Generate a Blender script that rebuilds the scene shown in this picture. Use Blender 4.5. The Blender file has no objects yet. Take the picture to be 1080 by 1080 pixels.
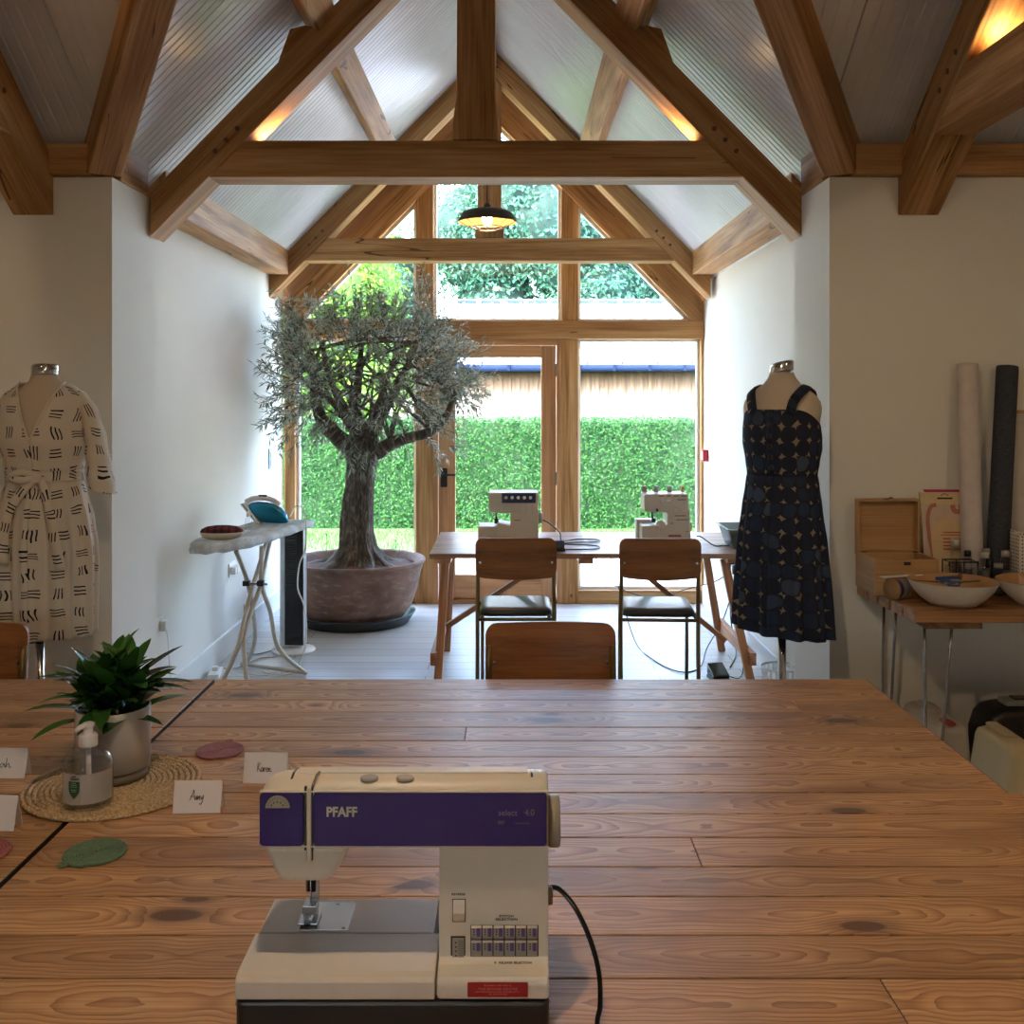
import bpy, bmesh, math, random
from mathutils import Vector, Matrix, noise
R = random.Random(7)
SC = bpy.context.scene
COL = SC.collection
PI = math.pi
EYE = 1.62

def P(px, py, d):                      # point seen at a pixel, d metres in front of the lens
    return Vector(((px - 540) * d / 1080, d, EYE - (py - 418) * d / 1080))
def lin(c):
    return c / 12.92 if c <= .04045 else ((c + .055) / 1.055) ** 2.4
def rgb(r, g, b):
    return (lin(r / 255), lin(g / 255), lin(b / 255), 1)

# ------------------------------------------------------------------ mesh builder
class MB:
    def __init__(s):
        s.v = []; s.f = []; s.wc = []; s.rn = []; s.mi = []; s.sm = []
    def add(s, verts, faces, wc=None, rnd=0.0, mi=0, smooth=False):
        o = len(s.v)
        verts = [Vector(p) for p in verts]
        s.v += verts
        s.wc += [Vector(p) for p in (wc if wc is not None else verts)]
        s.rn += [rnd] * len(verts)
        for f in faces:
            s.f.append([i + o for i in f]); s.mi.append(mi); s.sm.append(smooth)
        return s
    def box(s, lo, hi, mi=0, rnd=None, off=None, wcmap=None):
        x0, y0, z0 = lo; x1, y1, z1 = hi
        vs = [(x0,y0,z0),(x1,y0,z0),(x1,y1,z0),(x0,y1,z0),(x0,y0,z1),(x1,y0,z1),(x1,y1,z1),(x0,y1,z1)]
        fs = [(0,3,2,1),(4,5,6,7),(0,1,5,4),(1,2,6,5),(2,3,7,6),(3,0,4,7)]
        r = R.random() if rnd is None else rnd
        o = Vector(off) if off is not None else Vector((r * 37, r * 91, r * 53))
        wc = [(wcmap(Vector(p)) if wcmap else Vector(p)) + o for p in vs]
        return s.add(vs, fs, wc, r, mi)
    def beam(s, a, b, w, h, up=(0,0,1), mi=0):
        a = Vector(a); b = Vector(b); d = b - a; L = d.length; d.normalize()
        u = Vector(up); sd = d.cross(u).normalized(); u = sd.cross(d).normalized()
        vs = []; wc = []; r = R.random(); o = Vector((r * 37, r * 91, r * 53))
        for t in (0, L):
            for i, j in ((-1,-1),(1,-1),(1,1),(-1,1)):
                vs.append(a + d * t + sd * (i * w / 2) + u * (j * h / 2)); wc.append(Vector((t, i * w / 2, j * h / 2)) + o)
        fs = [(3,2,1,0),(4,5,6,7),(0,1,5,4),(1,2,6,5),(2,3,7,6),(3,0,4,7)]
        return s.add(vs, fs, wc, r, mi)
    def prism(s, poly, axis, t0, t1, mi=0, wcdir=None, smooth=False):
        # poly: 2D points; axis 'x': (y,z) / 'y': (x,z) / 'z': (x,y), extruded t0..t1
        def mk(p, t):
            return {'x': (t, p[0], p[1]), 'y': (p[0], t, p[1]), 'z': (p[0], p[1], t)}[axis]
        n = len(poly); r = R.random(); o = Vector((r * 37, r * 91, r * 53))
        vs = [mk(p, t0) for p in poly] + [mk(p, t1) for p in poly]
        wc = []
        for p in vs:
            q = Vector(p)
            if wcdir is not None:
                dv = Vector(wcdir).normalized(); l = q.dot(dv); rest = q - dv * l
                if axis == 'x': q = Vector((l, q.x, dv.cross(Vector((1,0,0))).dot(rest)))
                elif axis == 'y': q = Vector((l, q.y, dv.cross(Vector((0,1,0))).dot(rest)))
                else: q = Vector((l, q.z, dv.cross(Vector((0,0,1))).dot(rest)))
            wc.append(q + o)
        fs = [tuple(range(n))[::-1], tuple(range(n, 2 * n))]
        s.add(vs, fs, wc, r, mi, False)
        o2 = len(s.v) - 2 * n
        for i in range(n):
            j = (i + 1) % n
            s.f.append([o2 + i, o2 + j, o2 + n + j, o2 + n + i]); s.mi.append(mi); s.sm.append(smooth)
        return s
    def tube(s, pts, r, n=10, mi=0, cap=True, closed=False):
        pts = [Vector(p) for p in pts]; m = len(pts)
        rad = r if isinstance(r, (list, tuple)) else [r] * m
        vs = []; wc = []; L = 0; ref = None
        for i, p in enumerate(pts):
            if closed: t = pts[(i + 1) % m] - pts[i - 1]
            else: t = pts[min(i + 1, m - 1)] - pts[max(i - 1, 0)]
            t.normalize()
            if ref is None:
                ref = Vector((0,0,1)) if abs(t.z) < .9 else Vector((1,0,0))
                u = t.cross(ref).normalized()
            else:
                u = (u - t * u.dot(t))
                u = u.normalized() if u.length > 1e-6 else t.orthogonal().normalized()
            w = t.cross(u)
            if i: L += (p - pts[i - 1]).length
            for k in range(n):
                a = 2 * PI * k / n
                vs.append(p + (u * math.cos(a) + w * math.sin(a)) * rad[i]); wc.append((L, rad[i] * math.cos(a), rad[i] * math.sin(a)))
        fs = []
        for i in range(m if closed else m - 1):
            i2 = (i + 1) % m
            for k in range(n):
                k2 = (k + 1) % n
                fs.append((i * n + k, i * n + k2, i2 * n + k2, i2 * n + k))
        s.add(vs, fs, wc, R.random(), mi, True)
        if cap and not closed:
            o = len(s.v) - len(vs)
            s.f.append([o + k for k in range(n)][::-1]); s.mi.append(mi); s.sm.append(False)
            s.f.append([o + (m - 1) * n + k for k in range(n)]); s.mi.append(mi); s.sm.append(False)
        return s
    def lathe(s, prof, c=(0,0,0), n=40, mi=0, sx=1, sy=1, smooth=True, axis='z', fn=None, cap=True):
        # prof: (radius, height) list
        vs = []; fs = []; wc = []; c = Vector(c)
        for i, (r, h) in enumerate(prof):
            for k in range(n):
                a = 2 * PI * k / n
                q = Vector((math.cos(a) * r * sx, math.sin(a) * r * sy, h))
                if fn: q = fn(q, a, i)
                wc.append((a * .3, h, r))
                if axis == 'x': q = Vector((q.z, q.x, q.y))
                if axis == 'y': q = Vector((q.x, q.z, q.y))
                vs.append(c + q)
        for i in range(len(prof) - 1):
            for k in range(n):
                k2 = (k + 1) % n
                fs.append((i * n + k, i * n + k2, (i + 1) * n + k2, (i + 1) * n + k))
        s.add(vs, fs, wc, R.random(), mi, smooth)
        o = len(s.v) - len(vs)
        if not cap: return s
        if prof[0][0] > 1e-5: s.f.append([o + k for k in range(n)][::-1]); s.mi.append(mi); s.sm.append(False)
        if prof[-1][0] > 1e-5: s.f.append([o + (len(prof) - 1) * n + k for k in range(n)]); s.mi.append(mi); s.sm.append(False)
        return s
    def loft(s, rings, mi=0, closed=True, cap0=False, cap1=False, wcs=None):
        m = len(rings); n = len(rings[0]); vs = [p for r in rings for p in r]; fs = []
        for i in range(m - 1):
            for k in range(n if closed else n - 1):
                k2 = (k + 1) % n
                fs.append((i * n + k, i * n + k2, (i + 1) * n + k2, (i + 1) * n + k))
        if cap0: fs.append(tuple(range(n))[::-1])
        if cap1: fs.append(tuple((m - 1) * n + k for k in range(n)))
        return s.add(vs, fs, wcs, R.random(), mi, True)
    def leaf(s, p, d, nrm, L, W, rnd, mi=0, droop=0.0):
        # a narrow pointed leaf: two folded halves
        d = d.normalized(); sd = d.cross(nrm)
        if sd.length < 1e-5: sd = d.orthogonal()
        sd.normalize(); nn = sd.cross(d)
        q1 = p + d * (L * .45); q2 = p + d * L - nn * (droop * L)
        s.add([p, q1 + sd * (W / 2) + nn * W * .12, q2, q1 - sd * (W / 2) + nn * W * .12], [(0,1,2),(0,2,3)],
              [(0,0,0),(.45,.5,0),(1,0,0),(.45,-.5,0)], rnd, mi, False)
    def build(s, name, mat, parent=None, bevel=0, seg=2, sub=0, solid=0, angle=40):
        me = bpy.data.meshes.new(name)
        me.from_pydata([tuple(p) for p in s.v], [], s.f)
        mats = mat if isinstance(mat, (list, tuple)) else [mat]
        for m in mats: me.materials.append(m)
        a = me.attributes.new('wc', 'FLOAT_VECTOR', 'POINT'); a.data.foreach_set('vector', [c for p in s.wc for c in p])
        a = me.attributes.new('rnd', 'FLOAT', 'POINT'); a.data.foreach_set('value', s.rn)
        me.polygons.foreach_set('material_index', s.mi)
        me.polygons.foreach_set('use_smooth', s.sm)
        me.update()
        if not name.startswith('_leafy') and len(s.f) < 60000:
            bm = bmesh.new(); bm.from_mesh(me)
            bmesh.ops.recalc_face_normals(bm, faces=bm.faces); bm.to_mesh(me); bm.free()
        o = bpy.data.objects.new(name, me); COL.objects.link(o)
        if parent: o.parent = parent
        if solid:
            m = o.modifiers.new('Solidify', 'SOLIDIFY'); m.thickness = solid; m.offset = 0
        if bevel:
            m = o.modifiers.new('Bevel', 'BEVEL'); m.width = bevel; m.segments = seg; m.limit_method = 'ANGLE'; m.angle_limit = math.radians(angle)
            m.harden_normals = False
        if sub:
            m = o.modifiers.new('Subdivision', 'SUBSURF'); m.levels = sub; m.render_levels = sub
        return o

def tag(o, label=None, cat=None, group=None, kind=None):
    if label: o['label'] = label
    if cat: o['category'] = cat
    if group: o['group'] = group
    if kind: o['kind'] = kind
    return o
def thing(name, label, cat, loc=(0,0,0), rz=0.0, group=None):
    o = bpy.data.objects.new(name, None); COL.objects.link(o)
    o.empty_display_size = .05
    o.location = loc; o.rotation_euler = (0, 0, rz)
    return tag(o, label, cat, group)
def dup(root, loc, rz=None, label=None, group=None, scale=None):
    r = root.copy(); COL.objects.link(r); r.location = loc
    if rz is not None: r.rotation_euler = (0, 0, rz)
    if scale: r.scale = scale
    if label: r['label'] = label
    if group: r['group'] = group
    for ch in list(root.children):
        c = ch.copy(); COL.objects.link(c); c.parent = r
        for g in list(ch.children):
            d = g.copy(); COL.objects.link(d); d.parent = c
    return r
def rrect(x0, z0, x1, z1, r, n=5):
    pts = []
    for cx, cz, a0 in ((x1 - r, z0 + r, -90), (x1 - r, z1 - r, 0), (x0 + r, z1 - r, 90), (x0 + r, z0 + r, 180)):
        for k in range(n + 1):
            a = math.radians(a0 + 90 * k / n); pts.append((cx + r * math.cos(a), cz + r * math.sin(a)))
    return pts
def smooth_path(pts, n=8):
    pts = [Vector(p) for p in pts]; out = []
    for i in range(len(pts) - 1):
        p0 = pts[max(i - 1, 0)]; p1 = pts[i]; p2 = pts[i + 1]; p3 = pts[min(i + 2, len(pts) - 1)]
        for k in range(n):
            t = k / n
            out.append(.5 * ((2 * p1) + (p2 - p0) * t + (2 * p0 - 5 * p1 + 4 * p2 - p3) * t * t + (3 * p1 - p0 - 3 * p2 + p3) * t ** 3))
    out.append(pts[-1]); return out
def text_mesh(name, body, size, mat, parent, loc, rot=(PI/2,0,0), align='LEFT', shear=0, sx=1.0, bold=0.0):
    cu = bpy.data.curves.new(name, 'FONT'); cu.body = body; cu.size = size; cu.align_x = align; cu.shear = shear; cu.extrude = .0002
    cu.offset = bold; cu.resolution_u = 3
    t = bpy.data.objects.new(name + '_tmp', cu); COL.objects.link(t)
    bpy.context.view_layer.update()
    me = bpy.data.meshes.new_from_object(t.evaluated_get(bpy.context.evaluated_depsgraph_get()))
    bpy.data.objects.remove(t); bpy.data.curves.remove(cu)
    me.materials.clear(); me.materials.append(mat)
    o = bpy.data.objects.new(name, me); COL.objects.link(o); o.parent = parent
    o.location = loc; o.rotation_euler = rot; o.scale = (sx, 1, 1)
    return o

# ------------------------------------------------------------------ materials
class NT:
    def __init__(s, name):
        s.m = bpy.data.materials.new(name); s.m.use_nodes = True; s.t = s.m.node_tree
        s.b = s.t.nodes['Principled BSDF']; s.out = s.t.nodes['Material Output']
    def n(s, typ, **kw):
        nd = s.t.nodes.new(typ)
        for k, v in kw.items():
            if k == 'op': nd.operation = v
            elif isinstance(k, str) and hasattr(nd, k): setattr(nd, k, v)
        return nd
    def link(s, a, b): s.t.links.new(a, b)
    def math(s, op, a, b=None, c=None):
        nd = s.t.nodes.new('ShaderNodeMath'); nd.operation = op
        for i, x in enumerate((a, b, c)):
            if x is None: continue
            if isinstance(x, (int, float)): nd.inputs[i].default_value = x
            else: s.link(x, nd.inputs[i])
        return nd.outputs[0]
    def attr(s, name):
        nd = s.t.nodes.new('ShaderNodeAttribute'); nd.attribute_name = name; return nd
    def mapping(s, vec, scale):
        nd = s.t.nodes.new('ShaderNodeMapping'); nd.inputs['Scale'].default_value = scale; s.link(vec, nd.inputs[0]); return nd.outputs[0]
    def noise(s, vec, scale, detail=4, rough=.55, dist=0.0):
        nd = s.t.nodes.new('ShaderNodeTexNoise'); nd.inputs['Scale'].default_value = scale; nd.inputs['Detail'].default_value = detail
        nd.inputs['Roughness'].default_value = rough; nd.inputs['Distortion'].default_value = dist
        if vec is not None: s.link(vec, nd.inputs['Vector'])
        return nd.outputs['Fac']
    def ramp(s, fac, stops):
        nd = s.t.nodes.new('ShaderNodeValToRGB'); cr = nd.color_ramp
        while len(cr.elements) < len(stops): cr.elements.new(.5)
        for e, (p, c) in zip(cr.elements, stops): e.position = p; e.color = c
        s.link(fac, nd.inputs[0]); return nd.outputs[0]
    def mix(s, fac, a, b, mode='MIX'):
        nd = s.t.nodes.new('ShaderNodeMix'); nd.data_type = 'RGBA'; nd.blend_type = mode
        for x, i in ((fac, 0), (a, 6), (b, 7)):
            if isinstance(x, (int, float)): nd.inputs[i].default_value = x
            elif isinstance(x, tuple): nd.inputs[i].default_value = x
            else: s.link(x, nd.inputs[i])
        return nd.outputs[2]
    def bump(s, h, strength, dist=.01):
        nd = s.t.nodes.new('ShaderNodeBump'); nd.inputs['Strength'].default_value = strength; nd.inputs['Distance'].default_value = dist
        s.link(h, nd.inputs['Height']); s.link(nd.outputs[0], s.b.inputs['Normal'])
    def set(s, color=None, rough=None, metal=None, spec=None):
        for x, nm in ((color, 'Base Color'), (rough, 'Roughness'), (metal, 'Metallic'), (spec, 'Specular IOR Level')):
            if x is None: continue
            if isinstance(x, (int, float, tuple)): s.b.inputs[nm].default_value = x
            else: s.link(x, s.b.inputs[nm])
        return s

def plain(name, c, rough=.5, metal=0.0, var=.06, scale=30, bump=0.0, spec=.5):
    t = NT(name); co = t.n('ShaderNodeTexCoord').outputs['Object']
    f = t.noise(co, scale, 3)
    d = tuple(max(0, x * (1 - var)) for x in c[:3]) + (1,); l = tuple(min(1, x * (1 + var)) for x in c[:3]) + (1,)
    t.set(t.ramp(f, [(.3, d), (.7, l)]), rough, metal, spec)
    if bump: t.bump(f, bump, .003)
    return t.m

def wood(name, light, mid, dark, rough=.5, grain=26.0, knots=.5, rings=1.0, board=.12, kn_scale=(4, 6, 6), spec=.5, crack=0.0, bump=.15):
    t = NT(name); wc = t.attr('wc').outputs['Vector']; rn = t.attr('rnd').outputs['Fac']
    wob = t.noise(t.mapping(wc, (.55, 6, 6)), 1.0, 2, .45, .3)          # slow figure
    fine = t.noise(t.mapping(wc, (2.4, grain * 7, grain * 7)), 1.0, 6, .62)
    rg = t.math('SINE', t.math('MULTIPLY', wob, 44.0 * rings))
    rg = t.math('MULTIPLY_ADD', rg, .5, .5)
    f = t.math('ADD', t.math('MULTIPLY', rg, .22), t.math('MULTIPLY', fine, .78))
    c = t.ramp(f, [(.26, dark), (.48, mid), (.74, light)])
    # patchy stain
    pt = t.noise(t.mapping(wc, (1.6, 4, 4)), 1.0, 4, .6)
    c = t.mix(t.math('MULTIPLY', t.math('SUBTRACT', pt, .44), .8), c, dark)
    # per board tint
    hv = t.n('ShaderNodeHueSaturation'); hv.inputs['Saturation'].default_value = 1.0
    t.link(t.math('MULTIPLY_ADD', rn, board * 2, 1 - board), hv.inputs['Value']); t.link(c, hv.inputs['Color']); c = hv.outputs[0]
    h = fine
    if knots:
        vo = t.n('ShaderNodeTexVoronoi'); t.link(t.mapping(wc, kn_scale), vo.inputs['Vector']); vo.inputs['Scale'].default_value = 1.0
        sep = t.n('ShaderNodeSeparateColor'); t.link(vo.outputs['Color'], sep.inputs[0])
        pres = t.math('LESS_THAN', sep.outputs[0], knots * .5)
        rad = t.math('MULTIPLY_ADD', sep.outputs[1], .10, .05)
        dn = t.math('ADD', vo.outputs['Distance'], t.math('MULTIPLY', t.math('SUBTRACT', fine, .5), .07))
        k = t.n('ShaderNodeMapRange'); k.interpolation_type = 'SMOOTHSTEP'
        t.link(dn, k.inputs[0]); t.link(t.math('MULTIPLY', rad, .45), k.inputs[1]); t.link(t.math('MULTIPLY', rad, 1.5), k.inputs[2])
        k.inputs[3].default_value = 1; k.inputs[4].default_value = 0
        kf = t.math('MULTIPLY', k.outputs[0], pres)
        kd = tuple(x * .28 for x in dark[:3]) + (1,)
        c = t.mix(t.math('MULTIPLY', kf, .85), c, kd)
    if crack:
        cn = t.noise(t.mapping(wc, (.55, 9, 9)), 1.0, 2, .4)
        ck = t.math('LESS_THAN', t.math('ABSOLUTE', t.math('SUBTRACT', cn, .5)), crack)
        pr = t.math('GREATER_THAN', t.noise(t.mapping(wc, (.9, 2.5, 2.5)), 1.0, 2), .56)
        c = t.mix(t.math('MULTIPLY', t.math('MULTIPLY', ck, pr), .8), c, tuple(x * .2 for x in dark[:3]) + (1,))
    t.set(c, rough, 0, spec)
    if bump: t.bump(h, bump, .002)
    return t.m

def board_wood(name, light, mid, dark, rough=.42, spec=.38, knot=.42):
    """plain-sawn softwood: growth rings cut by the board face; wc.y and wc.z are n + .5 on the board's centre line"""
    t = NT(name); wc = t.attr('wc').outputs['Vector']; rn = t.attr('rnd').outputs['Fac']
    s = t.n('ShaderNodeSeparateXYZ'); t.link(wc, s.inputs[0])
    ly = t.math('SUBTRACT', t.math('FRACT', s.outputs[1]), .5); x = s.outputs[0]
    cb = t.n('ShaderNodeCombineXYZ'); t.link(x, cb.inputs[0]); t.link(t.math('FLOOR', s.outputs[1]), cb.inputs[1]); t.link(t.math('FLOOR', s.outputs[2]), cb.inputs[2])
    cbk = t.n('ShaderNodeCombineXYZ'); t.link(x, cbk.inputs[0]); t.link(s.outputs[1], cbk.inputs[1])
    # knots: sparse points, the rings bend round them
    vo = t.n('ShaderNodeTexVoronoi'); vo.voronoi_dimensions = '2D'; t.link(t.mapping(cbk.outputs[0], (2.6, 6.0, 1)), vo.inputs['Vector']); vo.inputs['Scale'].default_value = 1.0
    sc = t.n('ShaderNodeSeparateColor'); t.link(vo.outputs['Color'], sc.inputs[0])
    pres = t.math('LESS_THAN', sc.outputs[0], knot)
    kr = t.math('MULTIPLY_ADD', sc.outputs[1], .085, .035)
    def sstep(v, lo, hi, a, b):
        k = t.n('ShaderNodeMapRange'); k.interpolation_type = 'SMOOTHSTEP'
        for i, q in enumerate((v, lo, hi, a, b)):
            if isinstance(q, (int, float)): k.inputs[i].default_value = q
            else: t.link(q, k.inputs[i])
        return k.outputs[0]
    swell = t.math('MULTIPLY', sstep(vo.outputs['Distance'], 0.0, .36, 1, 0), pres)
    w1 = t.noise(t.mapping(cb.outputs[0], (2.1, 7.3, 3.1)), 1.0, 3, .5)
    w2 = t.noise(t.mapping(wc, (1.1, 7, 7)), 1.0, 3, .5)
    dz = t.math('MULTIPLY_ADD', w1, .15, -.035)
    r = t.math('SQRT', t.math('ADD', t.math('MULTIPLY', ly, ly), t.math('MULTIPLY', dz, dz)))
    r = t.math('ADD', r, t.math('MULTIPLY', w2, .045)); r = t.math('ADD', r, t.math('MULTIPLY', t.noise(t.mapping(wc, (2.5, 24, 24)), 1.0, 3, .6), .008)); r = t.math('ADD', r, t.math('MULTIPLY', swell, .028))
    ring = t.math('FRACT', t.math('MULTIPLY', r, 118.0))
    late = t.math('POWER', ring, 2.2)
    fine = t.noise(t.mapping(wc, (4, 190, 190)), 1.0, 4, .6)
    f = t.math('ADD', t.math('MULTIPLY', late, .36), t.math('MULTIPLY', fine, .64))
    c = t.ramp(f, [(.22, light), (.44, mid), (.80, dark)])
    pt = t.noise(t.mapping(wc, (1.5, 5, 5)), 1.0, 4, .6)
    c = t.mix(t.math('MULTIPLY', t.math('MAXIMUM', t.math('SUBTRACT', pt, .46), 0), 3.0), c, dark)
    hv = t.n('ShaderNodeHueSaturation'); t.link(t.math('MULTIPLY_ADD', rn, .30, .84), hv.inputs['Value']); t.link(c, hv.inputs['Color']); c = hv.outputs[0]
    dn = t.math('ADD', vo.outputs['Distance'], t.math('MULTIPLY', t.math('SUBTRACT', fine, .5), .02))
    halo = t.math('MULTIPLY', sstep(dn, kr, t.math('MULTIPLY', kr, 2.4), 1, 0), pres)
    c = t.mix(t.math('MULTIPLY', halo, .45), c, tuple(q * .55 for q in dark[:3]) + (1,))
    core = t.math('MULTIPLY', sstep(dn, t.math('MULTIPLY', kr, .8), t.math('MULTIPLY', kr, 1.1), 1, 0), pres)
    kring = t.ramp(t.math('FRACT', t.math('MULTIPLY', vo.outputs['Distance'], 45.0)), [(0, tuple(q * .75 for q in dark[:3]) + (1,)), (1, tuple(q * .30 for q in dark[:3]) + (1,))])
    c = t.mix(t.math('MULTIPLY', core, .85), c, kring)
    t.set(c, rough, 0, spec); t.bump(f, .10, .0015)
    return t.m

def thin_glass(name, tint=(1, 1, 1, 1)):
    t = NT(name); t.t.nodes.remove(t.b)
    tr = t.n('ShaderNodeBsdfTransparent'); tr.inputs[0].default_value = tint
    gl = t.n('ShaderNodeBsdfGlossy'); gl.inputs['Roughness'].default_value = .0
    lw = t.n('ShaderNodeLayerWeight'); lw.inputs[0].default_value = .5
    fc = t.math('MULTIPLY_ADD', t.math('POWER', lw.outputs['Facing'], 4.0), .9, .06)
    mx = t.n('ShaderNodeMixShader'); t.link(fc, mx.inputs[0]); t.link(tr.outputs[0], mx.inputs[1]); t.link(gl.outputs[0], mx.inputs[2])
    t.link(mx.outputs[0], t.out.inputs[0]); return t.m

def leafmat(name, c0, c1, rough=.45, trans=.25, back=None, spec=.5):
    t = NT(name); rn = t.attr('rnd').outputs['Fac']
    c = t.ramp(rn, [(0, c0), (1, c1)])
    if back:
        g = t.n('ShaderNodeNewGeometry'); c = t.mix(g.outputs['Backfacing'], c, back)
    t.set(c, rough, 0, spec)
    tl = t.n('ShaderNodeBsdfTranslucent'); t.link(c, tl.inputs[0])
    mx = t.n('ShaderNodeMixShader'); mx.inputs[0].default_value = trans
    t.link(t.b.outputs[0], mx.inputs[1]); t.link(tl.outputs[0], mx.inputs[2]); t.link(mx.outputs[0], t.out.inputs[0])
    return t.m

def emit(name, c, s):
    t = NT(name); t.set((.9, .8, .6, 1), .3); t.b.inputs['Emission Color'].default_value = c; t.b.inputs['Emission Strength'].default_value = s
    return t.m

M = {}
M['oak'] = wood('oak', rgb(204,162,112), rgb(174,128,78), rgb(130,86,46), .6, 10, .12, .5, .10, (4, 6, 6), crack=.006, spec=.3)
M['pine_dark'] = board_wood('table_pine', rgb(214,172,124), rgb(188,142,98), rgb(122,84,54))
M['pine'] = wood('pine', rgb(206,150,104), rgb(184,126,82), rgb(140,88,54), .5, 20, .3, .8, .08)
M['trestle'] = wood('trestle_top', rgb(196,160,130), rgb(172,134,104), rgb(128,92,68), .32, 18, .3, 1.0, .10)
M['door_oak'] = wood('door_oak', rgb(208,158,110), rgb(186,134,88), rgb(150,102,62), .5, 18, .05, .5, .06)
M['ply'] = wood('chair_ply', rgb(164,108,62), rgb(142,90,50), rgb(112,68,36), .38, 12, 0, .5, .05, bump=.03)
M['bench_wood'] = wood('bench_wood', rgb(186,142,96), rgb(160,114,72), rgb(112,74,44), .55, 18, .5, .9, .1)
M['box_wood'] = wood('box_wood', rgb(200,160,110), rgb(184,142,94), rgb(158,116,72), .55, 26, 0, .4, .03)
M['wall'] = plain('wall_paint', rgb(226,223,215), .85, var=.015, scale=3, bump=.02)
M['white_trim'] = plain('white_trim', rgb(228,228,224), .5, var=.02)
M['black'] = plain('black_plastic', rgb(22,22,24), .4)
M['black_gloss'] = plain('black_gloss', rgb(14,15,18), .15)
M['white_plastic'] = plain('white_plastic', rgb(226,226,222), .35, var=.02)
M['cream_plastic'] = plain('cream_plastic', rgb(208,200,186), .38, var=.015, scale=60)
M['grey_plastic'] = plain('grey_plastic', rgb(150,146,136), .4, var=.03)
M['purple'] = plain('purple_panel', rgb(50,30,105), .22, var=.02)
M['purple2'] = plain('purple_key', rgb(86,66,130), .4)
M['steel'] = plain('steel', rgb(176,176,176), .25, 1.0, .05)
M['chrome'] = plain('chrome', rgb(210,210,212), .12, 1.0, .03)
M['dark_steel'] = plain('dark_steel', rgb(70,68,66), .35, .9)
M['bronze'] = plain('bronze_shade', rgb(62,50,42), .45, .4)
M['ink'] = plain('ink', rgb(28,26,30), .6)
M['print'] = plain('printed_light_grey', rgb(186,180,172), .5)
M['printdim'] = plain('printed_lilac_grey', rgb(118,104,128), .5)
M['glass'] = thin_glass('window_glass', (.93, .97, .96, 1))
M['terra'] = None
SKY = 2.7; SUN = 3.2; EXPO = 1.05; BULB = 120; BULB2 = 175; BULB3 = 620
# ================================================================== ARCHITECTURE
swz = lambda p: Vector((p.z, p.x, p.y))
swy = lambda p: Vector((p.y, p.x, p.z))
CX = -.165                      # bay centre line
PB, PM = 1.02, .70              # bay and main roof slopes
YF = 4.25                       # front wall plane
ZE, XE = 2.69, 1.485            # eaves height and half width
ZR = ZE + PB * XE
YR = .85
def struct(o):
    o['kind'] = 'structure'; return o

# floor: whitewashed boards running across
t = NT('floor_boards'); co = t.n('ShaderNodeTexCoord').outputs['Object']
br = t.n('ShaderNodeTexBrick'); t.link(co, br.inputs['Vector']); br.offset = .37; br.offset_frequency = 2
for k, v in (('Scale', 1), ('Mortar Size', .0035), ('Mortar Smooth', .2), ('Brick Width', 1.35), ('Row Height', .16), ('Bias', 0)): br.inputs[k].default_value = v
br.inputs['Color1'].default_value = rgb(206,202,196); br.inputs['Color2'].default_value = rgb(188,184,178); br.inputs['Mortar'].default_value = rgb(120,116,112)
gr = t.noise(t.mapping(co, (1.5, 40, 1)), 1.0, 5, .6)
t.set(t.mix(.35, br.outputs[0], t.ramp(gr, [(.3, rgb(170,164,158)), (.7, rgb(226,224,220))]), 'MULTIPLY'), .34)
t.bump(br.outputs['Fac'], -.3, .003)
M['floor'] = t.m
struct(MB().box((-4.7, -2.65, -.1), (4.4, 8.14, 0)).build('floor', M['floor']))

# walls
struct(MB().box((-4.7, YF, 0), (CX - 1.495, 4.78, 2.53)).build('wall_front_left', M['wall']))
struct(MB().box((CX + 1.483, YF, 0), (4.4, 4.78, 2.53)).build('wall_front_right', M['wall']))
struct(MB().box((-2.0, 4.78, 0), (-1.79, 8.0, 2.55)).build('wall_bay_left', M['wall']))
struct(MB().box((1.50, 4.78, 0), (1.71, 8.0, 2.55)).build('wall_bay_right', M['wall']))
struct(MB().box((-4.7, -2.55, 0), (-4.6, YF, 2.6)).build('wall_left', M['wall']))
struct(MB().box((4.3, -2.55, 0), (4.4, YF, 2.6)).build('wall_right', M['wall']))
wb = MB()                                    # back wall; its unseen window is added for front fill light
for lo, hi in (((-4.7, -2.65, 0), (4.4, -2.55, 1.0)), ((-4.7, -2.65, 1.9), (4.4, -2.55, 2.6)), ((-4.7, -2.65, 1.0), (-1.25, -2.55, 1.9)), ((-.8, -2.65, 1.0), (4.4, -2.55, 1.9))): wb.box(lo, hi)
struct(wb.build('wall_back', M['wall']))
x0, x1 = -1.25, -.8; f = MB()
for lo, hi in (((x0, -2.65, 1.0), (x1, -2.57, 1.05)), ((x0, -2.65, 1.85), (x1, -2.57, 1.9)), ((x0, -2.65, 1.05), (x0 + .05, -2.57, 1.85)), ((x1 - .05, -2.65, 1.05), (x1, -2.57, 1.85))): f.box(lo, hi)
fo = struct(f.build('window_6', M['white_trim']))
MB().add([(x0 + .05, -2.6, 1.05), (x1 - .05, -2.6, 1.05), (x1 - .05, -2.6, 1.85), (x0 + .05, -2.6, 1.85)], [(0, 1, 2, 3)]).build('pane', M['glass'], fo)
for s, x0, x1 in (('left', -1.79, -1.772), ('right', 1.482, 1.5)):
    struct(MB().box((x0, 4.78, 0), (x1, 7.98, .15)).build('baseboard_bay_' + s, M['white_trim'], bevel=.004))
# nib baseboards
struct(MB().box((CX - 1.495, YF, 0), (CX - 1.48, 4.78, .15)).build('baseboard_left', M['white_trim'], bevel=.004))
struct(MB().box((CX + 1.468, YF, 0), (CX + 1.483, 4.78, .15)).build('baseboard_right', M['white_trim'], bevel=.004))

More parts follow.
